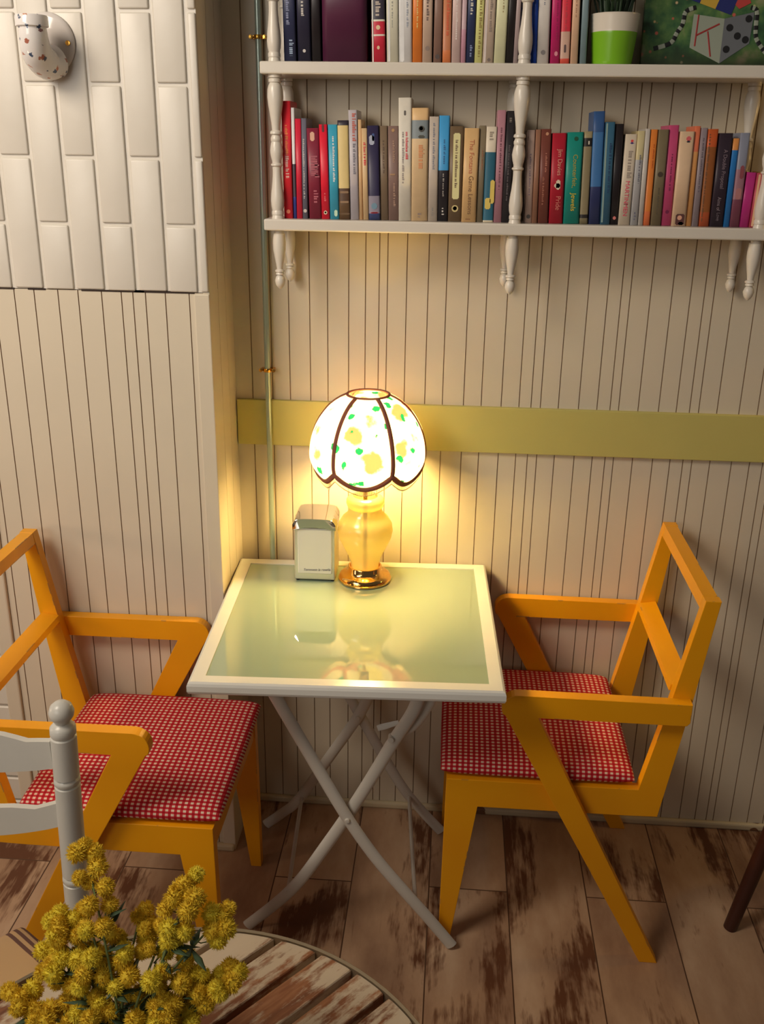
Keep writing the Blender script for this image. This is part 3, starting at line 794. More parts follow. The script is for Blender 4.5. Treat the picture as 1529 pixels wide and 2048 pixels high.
m_cer = mat('white ceramic', (214, 208, 204), 0.1)
sc_ = thing('wall_sconce', 'white ceramic wall lamp holder with tiny flowers on the brick', 'lamp', (-0.577, YP - 0.004, 1.823))
bm = bmesh.new()
lathe(bm, [(0.051, 0.0005), (0.052, -0.003), (0.050, -0.007), (0.044, -0.010), (0.02, -0.0125), (0.001, -0.013)], seg=40, axis='y')
bmesh.ops.scale(bm, vec=(1.0, 1, 1.02), verts=bm.verts)
obj('back_plate', bm, m_cer, sc_, True, 60)
bm = bmesh.new()
pth = spline([(0.012, -0.008, -0.030), (0.004, -0.030, -0.036), (0.002, -0.062, -0.022), (0.004, -0.076, 0.0), (0.004, -0.078, 0.022)], 8)
tube(bm, pth, [0.030 - 0.006 * (i / (len(pth) - 1)) for i in range(len(pth))], 20, up=Vector((1, 0, 0)))
obj('arm', bm, floral_ceramic(), sc_, True, 60)
bm = bmesh.new()
lathe(bm, [(0.024, 0.0), (0.0285, 0.002), (0.0285, 0.018), (0.027, 0.020), (0.022, 0.019), (0.021, 0.004), (.001, .004)], (0.004, -0.078, 0.018), 32)
obj('cup', bm, floral_ceramic(), sc_, True, 50)
bm = bmesh.new()
for xs in (0.041,):
    lathe(bm, [(0.0045, -0.0085), (0.0045, -0.0125), (0.0022, -0.0128)], (xs, 0, 0.0), 14, axis='y')
obj('screw', bm, m_brass, sc_, True, 40)

# ------------------------------------------------------------------ gingham and chairs
def gingham():
    m = bpy.data.materials.new('red gingham cloth'); m.use_nodes = True
    nt = m.node_tree; b = nt.nodes['Principled BSDF']; L = nt.links.new
    tc = nt.nodes.new('ShaderNodeTexCoord')
    s = nt.nodes.new('ShaderNodeSeparateXYZ'); L(tc.outputs['Object'], s.inputs[0])

    def wave(sock):
        m1 = nt.nodes.new('ShaderNodeMath'); m1.operation = 'MULTIPLY'; L(sock, m1.inputs[0]); m1.inputs[1].default_value = 1 / 0.0115
        m2 = nt.nodes.new('ShaderNodeMath'); m2.operation = 'FRACT'; L(m1.outputs[0], m2.inputs[0])
        m3 = nt.nodes.new('ShaderNodeMath'); m3.operation = 'GREATER_THAN'; L(m2.outputs[0], m3.inputs[0]); m3.inputs[1].default_value = 0.5
        return m3.outputs[0]
    # the sides of the cushion carry the check down with z
    zy = nt.nodes.new('ShaderNodeMath'); zy.operation = 'ADD'; L(s.outputs['Y'], zy.inputs[0]); L(s.outputs['Z'], zy.inputs[1])
    a, b_ = wave(s.outputs['X']), wave(zy.outputs[0])
    ad = nt.nodes.new('ShaderNodeMath'); ad.operation = 'ADD'; L(a, ad.inputs[0]); L(b_, ad.inputs[1])
    hf = nt.nodes.new('ShaderNodeMath'); hf.operation = 'MULTIPLY'; L(ad.outputs[0], hf.inputs[0]); hf.inputs[1].default_value = 0.5
    r = ramp(nt, [(0, lin((232, 205, 184))), (.25, lin((196, 52, 58))), (.75, lin((172, 16, 32)))])
    r.color_ramp.interpolation = 'CONSTANT'
    L(hf.outputs[0], r.inputs[0]); L(r.outputs[0], b.inputs['Base Color'])
    n = nt.nodes.new('ShaderNodeTexNoise'); n.inputs['Scale'].default_value = 14; L(tc.outputs['Object'], n.inputs['Vector'])
    bp = nt.nodes.new('ShaderNodeBump'); bp.inputs['Strength'].default_value = .35; bp.inputs['Distance'].default_value = .01
    L(n.outputs['Fac'], bp.inputs['Height']); L(bp.outputs['Normal'], b.inputs['Normal'])
    b.inputs['Roughness'].default_value = 0.85; b.inputs['Specular IOR Level'].default_value = .2
    return m


def chair_paint():
    m = bpy.data.materials.new('worn yellow-orange paint'); m.use_nodes = True
    nt = m.node_tree; b = nt.nodes['Principled BSDF']; L = nt.links.new
    tc = nt.nodes.new('ShaderNodeTexCoord'); g = nt.nodes.new('ShaderNodeNewGeometry')
    n = nt.nodes.new('ShaderNodeTexNoise'); n.inputs['Scale'].default_value = 9; L(tc.outputs['Object'], n.inputs['Vector'])
    mx = nt.nodes.new('ShaderNodeMix'); mx.data_type = 'RGBA'; L(n.outputs['Fac'], mx.inputs[0])
    mx.inputs[6].default_value = (*lin((236, 156, 8)), 1); mx.inputs[7].default_value = (*lin((244, 172, 14)), 1)
    # paint rubbed off along the edges here and there
    bv = nt.nodes.new('ShaderNodeBevel'); bv.samples = 4; bv.inputs['Radius'].default_value = 0.0045
    dt = nt.nodes.new('ShaderNodeVectorMath'); dt.operation = 'DOT_PRODUCT'; L(bv.outputs[0], dt.inputs[0]); L(g.outputs['True Normal'], dt.inputs[1])
    lt = nt.nodes.new('ShaderNodeMath'); lt.operation = 'LESS_THAN'; L(dt.outputs['Value'], lt.inputs[0]); lt.inputs[1].default_value = 0.93
    n2 = nt.nodes.new('ShaderNodeTexNoise'); n2.inputs['Scale'].default_value = 14; n2.inputs['Detail'].default_value = 5; L(tc.outputs['Object'], n2.inputs['Vector'])
    n2t = nt.nodes.new('ShaderNodeMath'); n2t.operation = 'GREATER_THAN'; L(n2.outputs['Fac'], n2t.inputs[0]); n2t.inputs[1].default_value = 0.61
    th = nt.nodes.new('ShaderNodeMath'); th.operation = 'MULTIPLY'; L(lt.outputs[0], th.inputs[0]); L(n2t.outputs[0], th.inputs[1])
    mx2 = nt.nodes.new('ShaderNodeMix'); mx2.data_type = 'RGBA'; L(th.outputs[0], mx2.inputs[0]); L(mx.outputs[2], mx2.inputs[6])
    mx2.inputs[7].default_value = (*lin((150, 120, 84)), 1)
    L(mx2.outputs[2], b.inputs['Base Color']); b.inputs['Roughness'].default_value = 0.38
    return m


m_chair = chair_paint(); m_ging = gingham()


def arc(c, r, a0, a1, n=8):
    return [(c[0] + r * math.cos(math.radians(a0 + (a1 - a0) * k / n)), c[1] + r * math.sin(math.radians(a0 + (a1 - a0) * k / n))) for k in range(n + 1)]


def cushion_mesh(x0, x1, y0, y1, z0, z1, crown):
    bm = bmesh.new(); N = 22
    def pt(u, v, top):
        # superellipse edge rounding
        e = (1 - abs(u) ** 14) ** .5 * (1 - abs(v) ** 14) ** .5 if max(abs(u), abs(v)) < 1 else 0
        c = (1 - u * u) * (1 - v * v)
        x = (x0 + x1) / 2 + (x1 - x0) / 2 * u * (1 - .012 * v * v); y = (y0 + y1) / 2 + (y1 - y0) / 2 * v * (1 - .012 * u * u)
        zm = (z0 + z1) / 2 - .003
        if top:
            z = zm + (z1 - zm) * e + crown * c + .0022 * math.sin(9 * u + 4 * v) * c
        else: z = zm - (zm - z0) * e
        return (x, y, z)
    us = [math.sin(PI / 2 * math.sin(PI / 2 * (-1 + 2 * i / N))) for i in range(N + 1)]
    T = [[bm.verts.new(pt(u, v, True)) for v in us] for u in us]
    B = [[T[i][j] if i in (0, N) or j in (0, N) else bm.verts.new(pt(us[i], us[j], False)) for j in range(N + 1)] for i in range(N + 1)]
    for i in range(N):
        for j in range(N):
            bm.faces.new((T[i][j], T[i + 1][j], T[i + 1][j + 1], T[i][j + 1]))
            bm.faces.new((B[i][j], B[i][j + 1], B[i + 1][j + 1], B[i + 1][j]))
    return bm


def make_chair(name, label, cat, origin):
    """built facing -x; y from -0.48 (near side) to -0.01 (wall side); world coords then shifted to the root"""
    t = thing(name, label, cat, origin, 'yellow armchairs at the folding table')
    O = Vector(origin)

    def part(n, bm, m=m_chair, smooth=False):
        bm.transform(Matrix.Translation(-O))
        return obj(n, bm, m, t, smooth, 40 if smooth else None)
    TH = 0.025
    for outer, inner in ((-0.48, -0.455), (-0.035, -0.06)):
        # armrest with rounded elbow (outer layer)
        pts = [(0.689, 0.6465), (0.689, 0.606), (0.683, 0.5985), (0.3945, 0.5995), (0.3295, 0.601)] + arc((0.352, 0.617), 0.0305, 205, 90, 9)
        part('armrest', prism(pts, outer, outer + TH, .0012, (3,)))
        part('rear_leg', prism([(0.3295, 0.601), (0.3945, 0.5995), (0.692, 0.0), (0.654, 0.0)], outer, outer + TH, .0012, (0,)))
        part('front_leg', prism([(0.219, 0.427), (0.286, 0.427), (0.286, 0.361), (0.241, 0.0), (0.216, 0.0)], inner, inner + TH, .0012, (1,)))
        part('seat_rail', prism([(0.286, 0.427), (0.286, 0.361), (0.597, 0.3615), (0.612, 0.427)], inner, inner + TH, .0012, (0, 2)))
        part('back_post', prism([(0.597, 0.3615), (0.657, 0.363), (0.692, 0.62), (0.7215, 0.858), (0.692, 0.858), (0.652, 0.63), (0.612, 0.427)], inner, inner + TH, .0012, (6,)))
    y0, y1 = -0.455 + TH, -0.06
    part('top_rail', prism([(0.6885, 0.833), (0.715, 0.833), (0.7195, 0.8575), (0.692, 0.8575)], y0 - TH * .0, y1, .0012))
    part('back_rail', prism([(0.652, 0.648), (0.690, 0.654), (0.692, 0.668), (0.654, 0.662)], y0, y1, .0012))
    part('front_rail', boxb(0.222, 0.246, y0, y1, 0.366, 0.4265, .0012))
    part('rear_rail', boxb(0.585, 0.604, y0, y1, 0.366, 0.4265, .0012))
    cu = part('seat_cushion', cushion_mesh(0.204, 0.606, -0.452, -0.038, 0.4275, 0.467, .009), m_ging, True)
    return t


ch1 = make_chair('armchair', 'yellow-orange wooden armchair with red gingham seat, right of the folding table', 'chair', (0.45, -0.245, 0))
# the second chair mirrors the first across the table
ch2 = ch1.copy(); col.objects.link(ch2)
ch2['label'] = 'yellow-orange wooden armchair with red gingham seat, left of the folding table behind the white chair'
ch2.location = (-0.455, -0.245 - 0.2025, 0)
for c in list(ch1.children):
    d = c.copy(); d.data = c.data.copy(); d.data.transform(Matrix.Scale(-1, 4, (1, 0, 0))); d.data.flip_normals()
    col.objects.link(d); d.parent = ch2

# ------------------------------------------------------------------ folding table
tb = thing('folding_table', 'square white folding table with pale green glass top and crossed legs', 'table', (0, -0.31, 0))
TO = Vector((0, -0.31, 0))
rotT = Matrix.Translation((0, -0.0194, 0)) @ Matrix.Rotation(0.0435, 4, 'Z')
m_tw = mat('white enamel', (222, 222, 216), 0.22, noise=.03, nscale=15)
m_leg = mat('aged white enamel', (205, 200, 190), 0.32, noise=.08, nscale=12)


def tpart(n, bm, m, world=True, smooth=False):
    if not world: bm.transform(rotT)
    bm.transform(Matrix.Translation(-TO))
    return obj(n, bm, m, tb, smooth, 40 if smooth else None)


W, D_, T_ = 0.5905, 0.5865, 0.72
bm = bmesh.new()
def ringv(ix, z): return [bm.verts.new(p + (z,)) for p in ((-W / 2 + ix, -D_ + ix), (W / 2 - ix, -D_ + ix), (W / 2 - ix, -ix), (-W / 2 + ix, -ix))]
levels = [(0.030, T_ - .006), (0.030, T_), (0.006, T_ + .0005), (0.0018, T_ - .002), (0, T_ - .007), (0, T_ - .018), (0.002, T_ - .023), (0.006, T_ - .026), (0.030, T_ - .026)]
rs = [ringv(a, b_) for a, b_ in levels]
for i in range(len(rs)):
    a, b_ = rs[i], rs[(i + 1) % len(rs)]
    for k in range(4): bm.faces.new((a[k], a[(k + 1) % 4], b_[(k + 1) % 4], b_[k]))
ce = [e for e in bm.edges if abs(e.verts[0].co.z - e.verts[1].co.z) > 1e-5 and max(abs(e.verts[0].co.x), abs(e.verts[1].co.x)) > W / 2 - .003]
tpart('top_frame', bm, m_tw, False)
mg = mat('frosted pale green glass', (152, 172, 152), 0.012, spec=1.0, coat=1.0)
bm = boxb(-W / 2 + .029, W / 2 - .029, -D_ + .029, -.029, T_ - .010, T_ - .002, .0008, 1)
tpart('glass_top', bm, mg, False)
# legs: two X frames of flat oval tube
XM = 0.008
def leg(pts, y):
    bm = bmesh.new(); tube(bm, spline([(x, y, z) for x, z in pts], 6), 0.0135, 12, 0.55)
    return bm
for yF, s in ((-0.472, 1), (-0.112, -1)):
    if s == 1:
        A = [(-0.165, 0.692), (-0.137, 0.630), (-0.06, 0.478), (0.016, 0.331), (0.075, 0.235), (0.135, 0.155), (0.190, 0.085), (0.246, 0.010)]
        B = [(0.160, 0.692), (0.159, 0.645), (0.147, 0.592), (0.110, 0.520), (0.064, 0.425), (0.016, 0.331), (-0.035, 0.240), (-0.085, 0.155), (-0.135, 0.090), (-0.212, 0.010)]
    else:
        A = [(-0.170, 0.692), (-0.10, 0.545), (-0.035, 0.420), (0.001, 0.350), (0.055, 0.245), (0.113, 0.140), (0.165, 0.070), (0.215, 0.012)]
        B = [(0.165, 0.692), (0.10, 0.552), (0.034, 0.425), (0.001, 0.350), (-0.075, 0.22), (-0.150, 0.095), (-0.195, 0.048), (-0.236, 0.012)]
    tpart('leg', leg(A, yF - .008 * s), m_leg, True, True)
    tpart('leg', leg(B, yF + .008 * s), m_leg, True, True)
    bm = bmesh.new(); cx, cz = (0.016, 0.331) if s == 1 else (0.001, 0.350)
    lathe(bm, [(.001, -.019), (.0045, -.0185), (.006, -.016), (.006, .016), (.001, .0175)], (cx, yF, cz), 14, axis='y')
    tpart('pivot_bolt', bm, m_leg, True, True)
    if s == 1:
        # curved catch bar beside the right leg, its bolt and clip
        bm = bmesh.new(); tube(bm, spline([(0.196, yF + .03, .692), (0.192, yF + .03, .648), (0.176, yF + .03, .596), (0.146, yF + .022, .548), (0.112, yF + .02, .525)], 6), .0125, 10, .45)
        tpart('catch_bar', bm, m_leg, True, True)
        bm = bmesh.new(); lathe(bm, [(.001, -.012), (.006, -.0115), (.0065, .006), (.001, .007)], (.103, yF - .002 + .008, .527), 14, axis='y')
        tpart('catch_bolt', bm, m_leg, True, True)
        bm = bmesh.new(); tube(bm, [(.074, yF + .024, .535), (.088, yF + .024, .540), (.118, yF + .022, .553)], [.007, .0075, .0055], 8, .6)
        tpart('catch_clip', bm, m_tw, True, True)
# cross rails under the top and the floor stretchers
for xx in (-0.165, 0.162):
    tpart('under_rail', boxb(xx - .012, xx + .012, -.50, -.09, .676, .6935, .002), m_leg)
for a, b_ in (((-0.142, -.112, .105), (-0.117, -.472, .118)), ((0.131, -.112, .116), (0.163, -.472, .120))):
    bm = bmesh.new(); tube(bm, [a, b_], .0048, 8, 1.0, Vector((0, 0, 1)))
    tpart('stretcher', bm, m_leg, True, True)

# ------------------------------------------------------------------ table lamp
LX, LY = 0.0145, -0.118
TZ = T_ - .0018
lamp = thing('table_lamp', 'lit table lamp with floral domed shade and amber glass body on the folding table', 'lamp', (LX, LY, TZ))
bm = bmesh.new()
lathe(bm, [(.056, 0), (.0605, .002), (.0605, .006), (.057, .008), (.059, .0105), (.0575, .014), (.051, .0175), (.042, .021), (.0385, .026), (.0385, .034), (.0375, .0355), (.0345, .0355), (.0335, .027), (.001, .024)], seg=48)
obj('base', bm, mat('polished brass', (236, 190, 116), 0.10, metal=1.0), lamp, True, 40)


def amber():
    m = bpy.data.materials.new('frosted amber glass'); m.use_nodes = True
    nt = m.node_tree; L = nt.links.new
    for n in list(nt.nodes): nt.nodes.remove(n)
    out = nt.nodes.new('ShaderNodeOutputMaterial')
    c = (.82, .80, .50, 1)
    t = nt.nodes.new('ShaderNodeBsdfTranslucent'); t.inputs[0].default_value = c
    d = nt.nodes.new('ShaderNodeBsdfDiffuse'); d.inputs[0].default_value = c
    tr = nt.nodes.new('ShaderNodeBsdfTransparent'); tr.inputs[0].default_value = (.97, .91, .62, 1)
    g = nt.nodes.new('ShaderNodeBsdfGlossy'); g.inputs['Roughness'].default_value = .18
    m1 = nt.nodes.new('ShaderNodeMixShader'); m1.inputs[0].default_value = .5; L(t.outputs[0], m1.inputs[1]); L(d.outputs[0], m1.inputs[2])
    m2 = nt.nodes.new('ShaderNodeMixShader'); m2.inputs[0].default_value = .68; L(m1.outputs[0], m2.inputs[1]); L(tr.outputs[0], m2.inputs[2])
    m3 = nt.nodes.new('ShaderNodeMixShader'); m3.inputs[0].default_value = .06; L(m2.outputs[0], m3.inputs[1]); L(g.outputs[0], m3.inputs[2])
    L(m3.outputs[0], out.inputs[0])
    return m


bm = bmesh.new()
gp = [(.030, .0245), (.031, .030), (.033, .045), (.040, .065), (.050, .085), (.059, .105), (.0625, .122), (.0605, .138), (.052, .153), (.042, .162), (.0375, .170), (.0365, .177), (.0405, .181), (.043, .188), (.0425, .195), (.038, .201), (.030, .204)]
gpin = [(r - .0025, z) for r, z in gp[::-1]]
lathe(bm, [(.001, .0245)] + gp + gpin[:-1] + [(.001, .029)], seg=40)
obj('glass_body', bm, amber(), lamp, True, 50)
bm = bmesh.new(); lathe(bm, [(.0045, .03), (.0045, .245), (.012, .247), (.012, .275), (.001, .276)], seg=14)
obj('stem', bm, mat('lamp rod brass', (190, 150, 70), 0.3, metal=1.0), lamp, True, 40)
SHC = Vector((0.006, -0.018, 0))       # shade sits a touch forward of the base
ZB = 0.300
bm = bmesh.new()
bmesh.ops.create_uvsphere(bm, u_segments=20, v_segments=14, radius=.027)
bmesh.ops.translate(bm, verts=bm.verts, vec=(SHC.x * .6, SHC.y * .6, ZB))
mb = bpy.data.materials.new('lit bulb glass'); mb.use_nodes = True
bb = mb.node_tree.nodes['Principled BSDF']
bb.inputs['Base Color'].default_value = (1, .9, .7, 1)
bb.inputs['Emission Color'].default_value = (1.0, 0.70, 0.30, 1); bb.inputs['Emission Strength'].default_value = 40.0
bulb = obj('bulb', bm, mb, lamp, True)
lp = point('lamp_light', (0, 0, 0), LAMP_W, (1.0, 0.66, 0.20), 0.03)
lp.parent = lamp; lp.location = (SHC.x * .6, SHC.y * .6, ZB)
bulb.visible_shadow = True


def shade_material():
    m = bpy.data.materials.new('floral lampshade cloth'); m.use_nodes = True
    nt = m.node_tree; L = nt.links.new
    for n in list(nt.nodes): nt.nodes.remove(n)
    out = nt.nodes.new('ShaderNodeOutputMaterial')
    tc = nt.nodes.new('ShaderNodeTexCoord')
    base = (0.86, 0.82, 0.68)
    # soft blossoms
    v = nt.nodes.new('ShaderNodeTexVoronoi'); v.inputs['Scale'].default_value = 17
    n = nt.nodes.new('ShaderNodeTexNoise'); n.inputs['Scale'].default_value = 40; n.inputs['Detail'].default_value = 3
    L(tc.outputs['Object'], n.inputs['Vector'])
    dv = nt.nodes.new('ShaderNodeVectorMath'); dv.operation = 'SCALE'; L(n.outputs['Color'], dv.inputs[0]); dv.inputs[3].default_value = .03
    av = nt.nodes.new('ShaderNodeVectorMath'); av.operation = 'ADD'; L(tc.outputs['Object'], av.inputs[0]); L(dv.outputs[0], av.inputs[1])
    L(av.outputs[0], v.inputs['Vector'])
    bl = ramp(nt, [(0, (1, 1, 1)), (.36, (1, 1, 1)), (.44, (0, 0, 0)), (1, (0, 0, 0))]); L(v.outputs['Distance'], bl.inputs[0])
    sel = nt.nodes.new('ShaderNodeSeparateColor'); L(v.outputs['Color'], sel.inputs[0])
    gt = nt.nodes.new('ShaderNodeMath'); gt.operation = 'GREATER_THAN'; L(sel.outputs[0], gt.inputs[0]); gt.inputs[1].default_value = .58
    mu = nt.nodes.new('ShaderNodeMath'); mu.operation = 'MULTIPLY'; L(bl.outputs[0], mu.inputs[0]); L(gt.outputs[0], mu.inputs[1])
    mx = nt.nodes.new('ShaderNodeMix'); mx.data_type = 'RGBA'; L(mu.outputs[0], mx.inputs[0]); mx.inputs[6].default_value = (*base, 1)
    mx.inputs[7].default_value = (.42, .15, .10, 1)
    # leaves
    v2 = nt.nodes.new('ShaderNodeTexVoronoi'); v2.inputs['Scale'].default_value = 30
    L(av.outputs[0], v2.inputs['Vector'])
    lf = ramp(nt, [(0, (1, 1, 1)), (.24, (1, 1, 1)), (.28, (0, 0, 0)), (1, (0, 0, 0))]); L(v2.outputs['Distance'], lf.inputs[0])
    sl = nt.nodes.new('ShaderNodeSeparateColor'); L(v2.outputs['Color'], sl.inputs[0])
    g2 = nt.nodes.new('ShaderNodeMath'); g2.operation = 'GREATER_THAN'; L(sl.outputs[0], g2.inputs[0]); g2.inputs[1].default_value = .38
    mu2 = nt.nodes.new('ShaderNodeMath'); mu2.operation = 'MULTIPLY'; L(lf.outputs[0], mu2.inputs[0]); L(g2.outputs[0], mu2.inputs[1])
    mx2 = nt.nodes.new('ShaderNodeMix'); mx2.data_type = 'RGBA'; L(mu2.outputs[0], mx2.inputs[0]); L(mx.outputs[2], mx2.inputs[6])
    mx2.inputs[7].default_value = (.006, .13, .075, 1)
    d = nt.nodes.new('ShaderNodeBsdfDiffuse'); t = nt.nodes.new('ShaderNodeBsdfTranslucent')
    L(mx2.outputs[2], d.inputs['Color']); L(mx2.outputs[2], t.inputs['Color'])
    ms = nt.nodes.new('ShaderNodeMixShader'); ms.inputs[0].default_value = .55
    L(d.outputs[0], ms.inputs[1]); L(t.outputs[0], ms.inputs[2]); L(ms.outputs[0], out.inputs['Surface'])
    return m


def trim_material():
    m = bpy.data.materials.new('brown shade braid'); m.use_nodes = True
    nt = m.node_tree; L = nt.links.new
    for n in list(nt.nodes): nt.nodes.remove(n)
    out = nt.nodes.new('ShaderNodeOutputMaterial')
    d = nt.nodes.new('ShaderNodeBsdfDiffuse'); t = nt.nodes.new('ShaderNodeBsdfTranslucent')
    d.inputs[0].default_value = (.34, .14, .10, 1); t.inputs[0].default_value = (.16, .05, .035, 1)
    ms = nt.nodes.new('ShaderNodeMixShader'); ms.inputs[0].default_value = .3
    L(d.outputs[0], ms.inputs[1]); L(t.outputs[0], ms.inputs[2]); L(ms.outputs[0], out.inputs['Surface'])
    return m


m_braid = trim_material()
R_MAX, R_TOP = 0.129, 0.045
Z_TOP, Z_SEAM, Z_MAX = 0.440, 0.288, 0.312     # above the table top


def shade_pt(phi, f):
    """phi: angle round; f: 0 at rim .. 1 at top ring. Panels bulge slightly between the six seams."""
    ph = (math.degrees(phi) + 120) % 60 - 30              # 0 at a panel centre
    sc = 1 - (abs(ph) / 30) ** 2
    zb = Z_SEAM - 0.030 * sc
    z = zb + (Z_TOP - zb) * f
    if z > Z_MAX:
        u = (z - Z_MAX) / (Z_TOP - Z_MAX)
        th = math.acos(R_TOP / R_MAX)
        r = R_MAX * math.cos(th * (u ** 1.0) ** .92) if u < 1 else R_TOP
        # circle-like dome
        r = math.sqrt(max(R_TOP ** 2, R_MAX ** 2 - (R_MAX ** 2 - R_TOP ** 2) * u ** 2))
    else:
        r = R_MAX - 0.5 * (Z_MAX - z) ** 2 / 0.05
    r *= 1 - 0.035 * (1 - sc) * (1 - max(0, (z - .40) / .04) if z > .40 else 1)
    return Vector((SHC.x + r * math.cos(phi), SHC.y + r * math.sin(phi), z))


NP, NF = 120, 22
bm = bmesh.new()
grid = [[bm.verts.new(shade_pt(2 * PI * i / NP, j / NF)) for j in range(NF + 1)] for i in range(NP)]
for i in range(NP):
    for j in range(NF):
        bm.faces.new((grid[i][j], grid[(i + 1) % NP][j], grid[(i + 1) % NP][j + 1], grid[i][j + 1]))
sh = obj('lamp_shade', bm, shade_material(), lamp, True)
for k in range(6):
    phi = math.radians(-90 + 30 + 60 * k)
    bm = bmesh.new()
    tube(bm, [shade_pt(phi, j / 24) for j in range(25)], .0050, 8, .6, up=Vector((math.cos(phi), math.sin(phi), 0)))
    obj('seam_braid', bm, m_braid, sh, True)
bm = bmesh.new()
pts = [shade_pt(2 * PI * i / 120, 0.02) for i in range(121)]
tube(bm, pts, .0045, 8, 1.45, up=Vector((0, 0, 1)))
obj('hem_braid', bm, m_braid, sh, True)
bm = bmesh.new()
tube(bm, [shade_pt(2 * PI * i / 60, 1.0) for i in range(61)], .0032, 8, .8, up=Vector((0, 0, 1)))
obj('top_braid', bm, m_braid, sh, True)
# sheer fringe below the hem
bm = bmesh.new()
for i in range(240):
    p = shade_pt(2 * PI * i / 240, 0.0)
    ln = random.uniform(.013, .017)
    tube(bm, [p, p + Vector((0, 0, -ln))], .0005, 4)
fr = obj('fringe', bm, mat('cream thread', (236, 222, 180), .7), sh); fr['kind'] = 'stuff'
bm = bmesh.new()
tube(bm, [shade_pt(2 * PI * i / 120, 0.0) + Vector((0, 0, -.0125)) for i in range(121)], .0009, 6, 1, up=Vector((0, 0, 1)))
obj('fringe_cord', bm, mat('fringe cord', (170, 140, 90), .7), sh, True)

# ------------------------------------------------------------------ napkin dispenser
nd = thing('napkin_dispenser', 'chrome-topped napkin dispenser beside the lamp on the folding table', 'napkin dispenser', (-0.099, -0.100, TZ))
nd.rotation_euler = (0, 0, 0.02)
m_chrome = mat('chrome', (222, 222, 224), 0.08, metal=1.0)
m_steel = mat('brushed pale steel', (216, 214, 204), 0.33, metal=.75)
HB = 0.134
obj('body', boxb(-.0465, .0465, -.044, .044, .004, HB - .004, .003), m_steel, nd)
obj('face_plate', boxb(-.0385, .0395, -.0465, -.0435, .020, HB - .006, .002), mat('white face plate', (226, 224, 214), .25), nd)
bm = bmesh.new()
# domed lid: arched across x, overhanging the front
N = 14
pr = []
for k in range(N + 1):
    u = -1 + 2 * k / N
    pr.append((.049 * u, HB + .014 + .0075 * math.sqrt(max(0, 1 - abs(u) ** 3.2)) - (.007 if abs(u) == 1 else 0)))
top = pr; bot = [(.049 * (1 - 2 * k / N), HB - .006 + .0065 * (1 - (1 - 2 * k / N) ** 2)) for k in range(N + 1)]
lid = prism(top + bot, -.052, .047, .002)
obj('lid', lid, m_chrome, nd, True, 40)
for sx in (-1, 1):
    for sy in (-1, 1):
        bm = bmesh.new(); lathe(bm, [(.004, 0), (.0045, .0045)], (sx * .040, sy * .036, 0), 10)
        obj('foot', bm, mat('black rubber', (28, 28, 28), .7), nd, True, 40)
text_obj('lettering', 'Tommaso la rosella', .0085, mat('dark blue print', (50, 52, 84), .5), nd, (.005, -.0469, .0305), (PI / 2, -0.03, 0), shear=.3, sx=.92)

# ------------------------------------------------------------------ round slatted table
RTX, RTY, RTZ, RTR = -0.0544, -1.509, 0.72, 0.310
rtb = thing('round_table', 'round wooden slatted table with peeling white paint in the foreground', 'table', (RTX, RTY, 0))


def slat_material():
    m = bpy.data.materials.new('peeling white paint on wood'); m.use_nodes = True
    nt = m.node_tree; b = nt.nodes['Principled BSDF']; L = nt.links.new
    tc = nt.nodes.new('ShaderNodeTexCoord')
    mp = nt.nodes.new('ShaderNodeMapping'); mp.inputs['Rotation'].default_value = (0, 0, math.radians(-49))
    L(tc.outputs['Object'], mp.inputs[0])

    def noise(sv, sc, det, ro=.6):
        s = nt.nodes.new('ShaderNodeVectorMath'); s.operation = 'MULTIPLY'; L(mp.outputs[0], s.inputs[0]); s.inputs[1].default_value = sv
        n = nt.nodes.new('ShaderNodeTexNoise'); n.inputs['Scale'].default_value = sc; n.inputs['Detail'].default_value = det; n.inputs['Roughness'].default_value = ro
        L(s.outputs[0], n.inputs['Vector']); return n.outputs['Fac']
    wood = ramp(nt, [(.3, lin((104, 60, 36))), (.5, lin((142, 88, 54))), (.7, lin((176, 122, 82)))])
    L(noise((.12, 1, 1), 70, 4), wood.inputs[0])
    p1 = noise((.4, 1, 1), 15, 7, .68)
    p2 = noise((.12, 1, 1), 90, 3)
    ad = nt.nodes.new('ShaderNodeMath'); ad.operation = 'MULTIPLY_ADD'; L(p2, ad.inputs[0]); ad.inputs[1].default_value = .35; L(p1, ad.inputs[2])
    th = ramp(nt, [(0, (0, 0, 0)), (.62, (0, 0, 0)), (.70, (.9, .9, .9)), (1, (1, 1, 1))]); L(ad.outputs[0], th.inputs[0])
    mx = nt.nodes.new('ShaderNodeMix'); mx.data_type = 'RGBA'; L(th.outputs[0], mx.inputs[0]); L(wood.outputs[0], mx.inputs[6])
    mx.inputs[7].default_value = (*lin((205, 188, 162)), 1)
    L(mx.outputs[2], b.inputs['Base Color']); b.inputs['Roughness'].default_value = .6
    return m


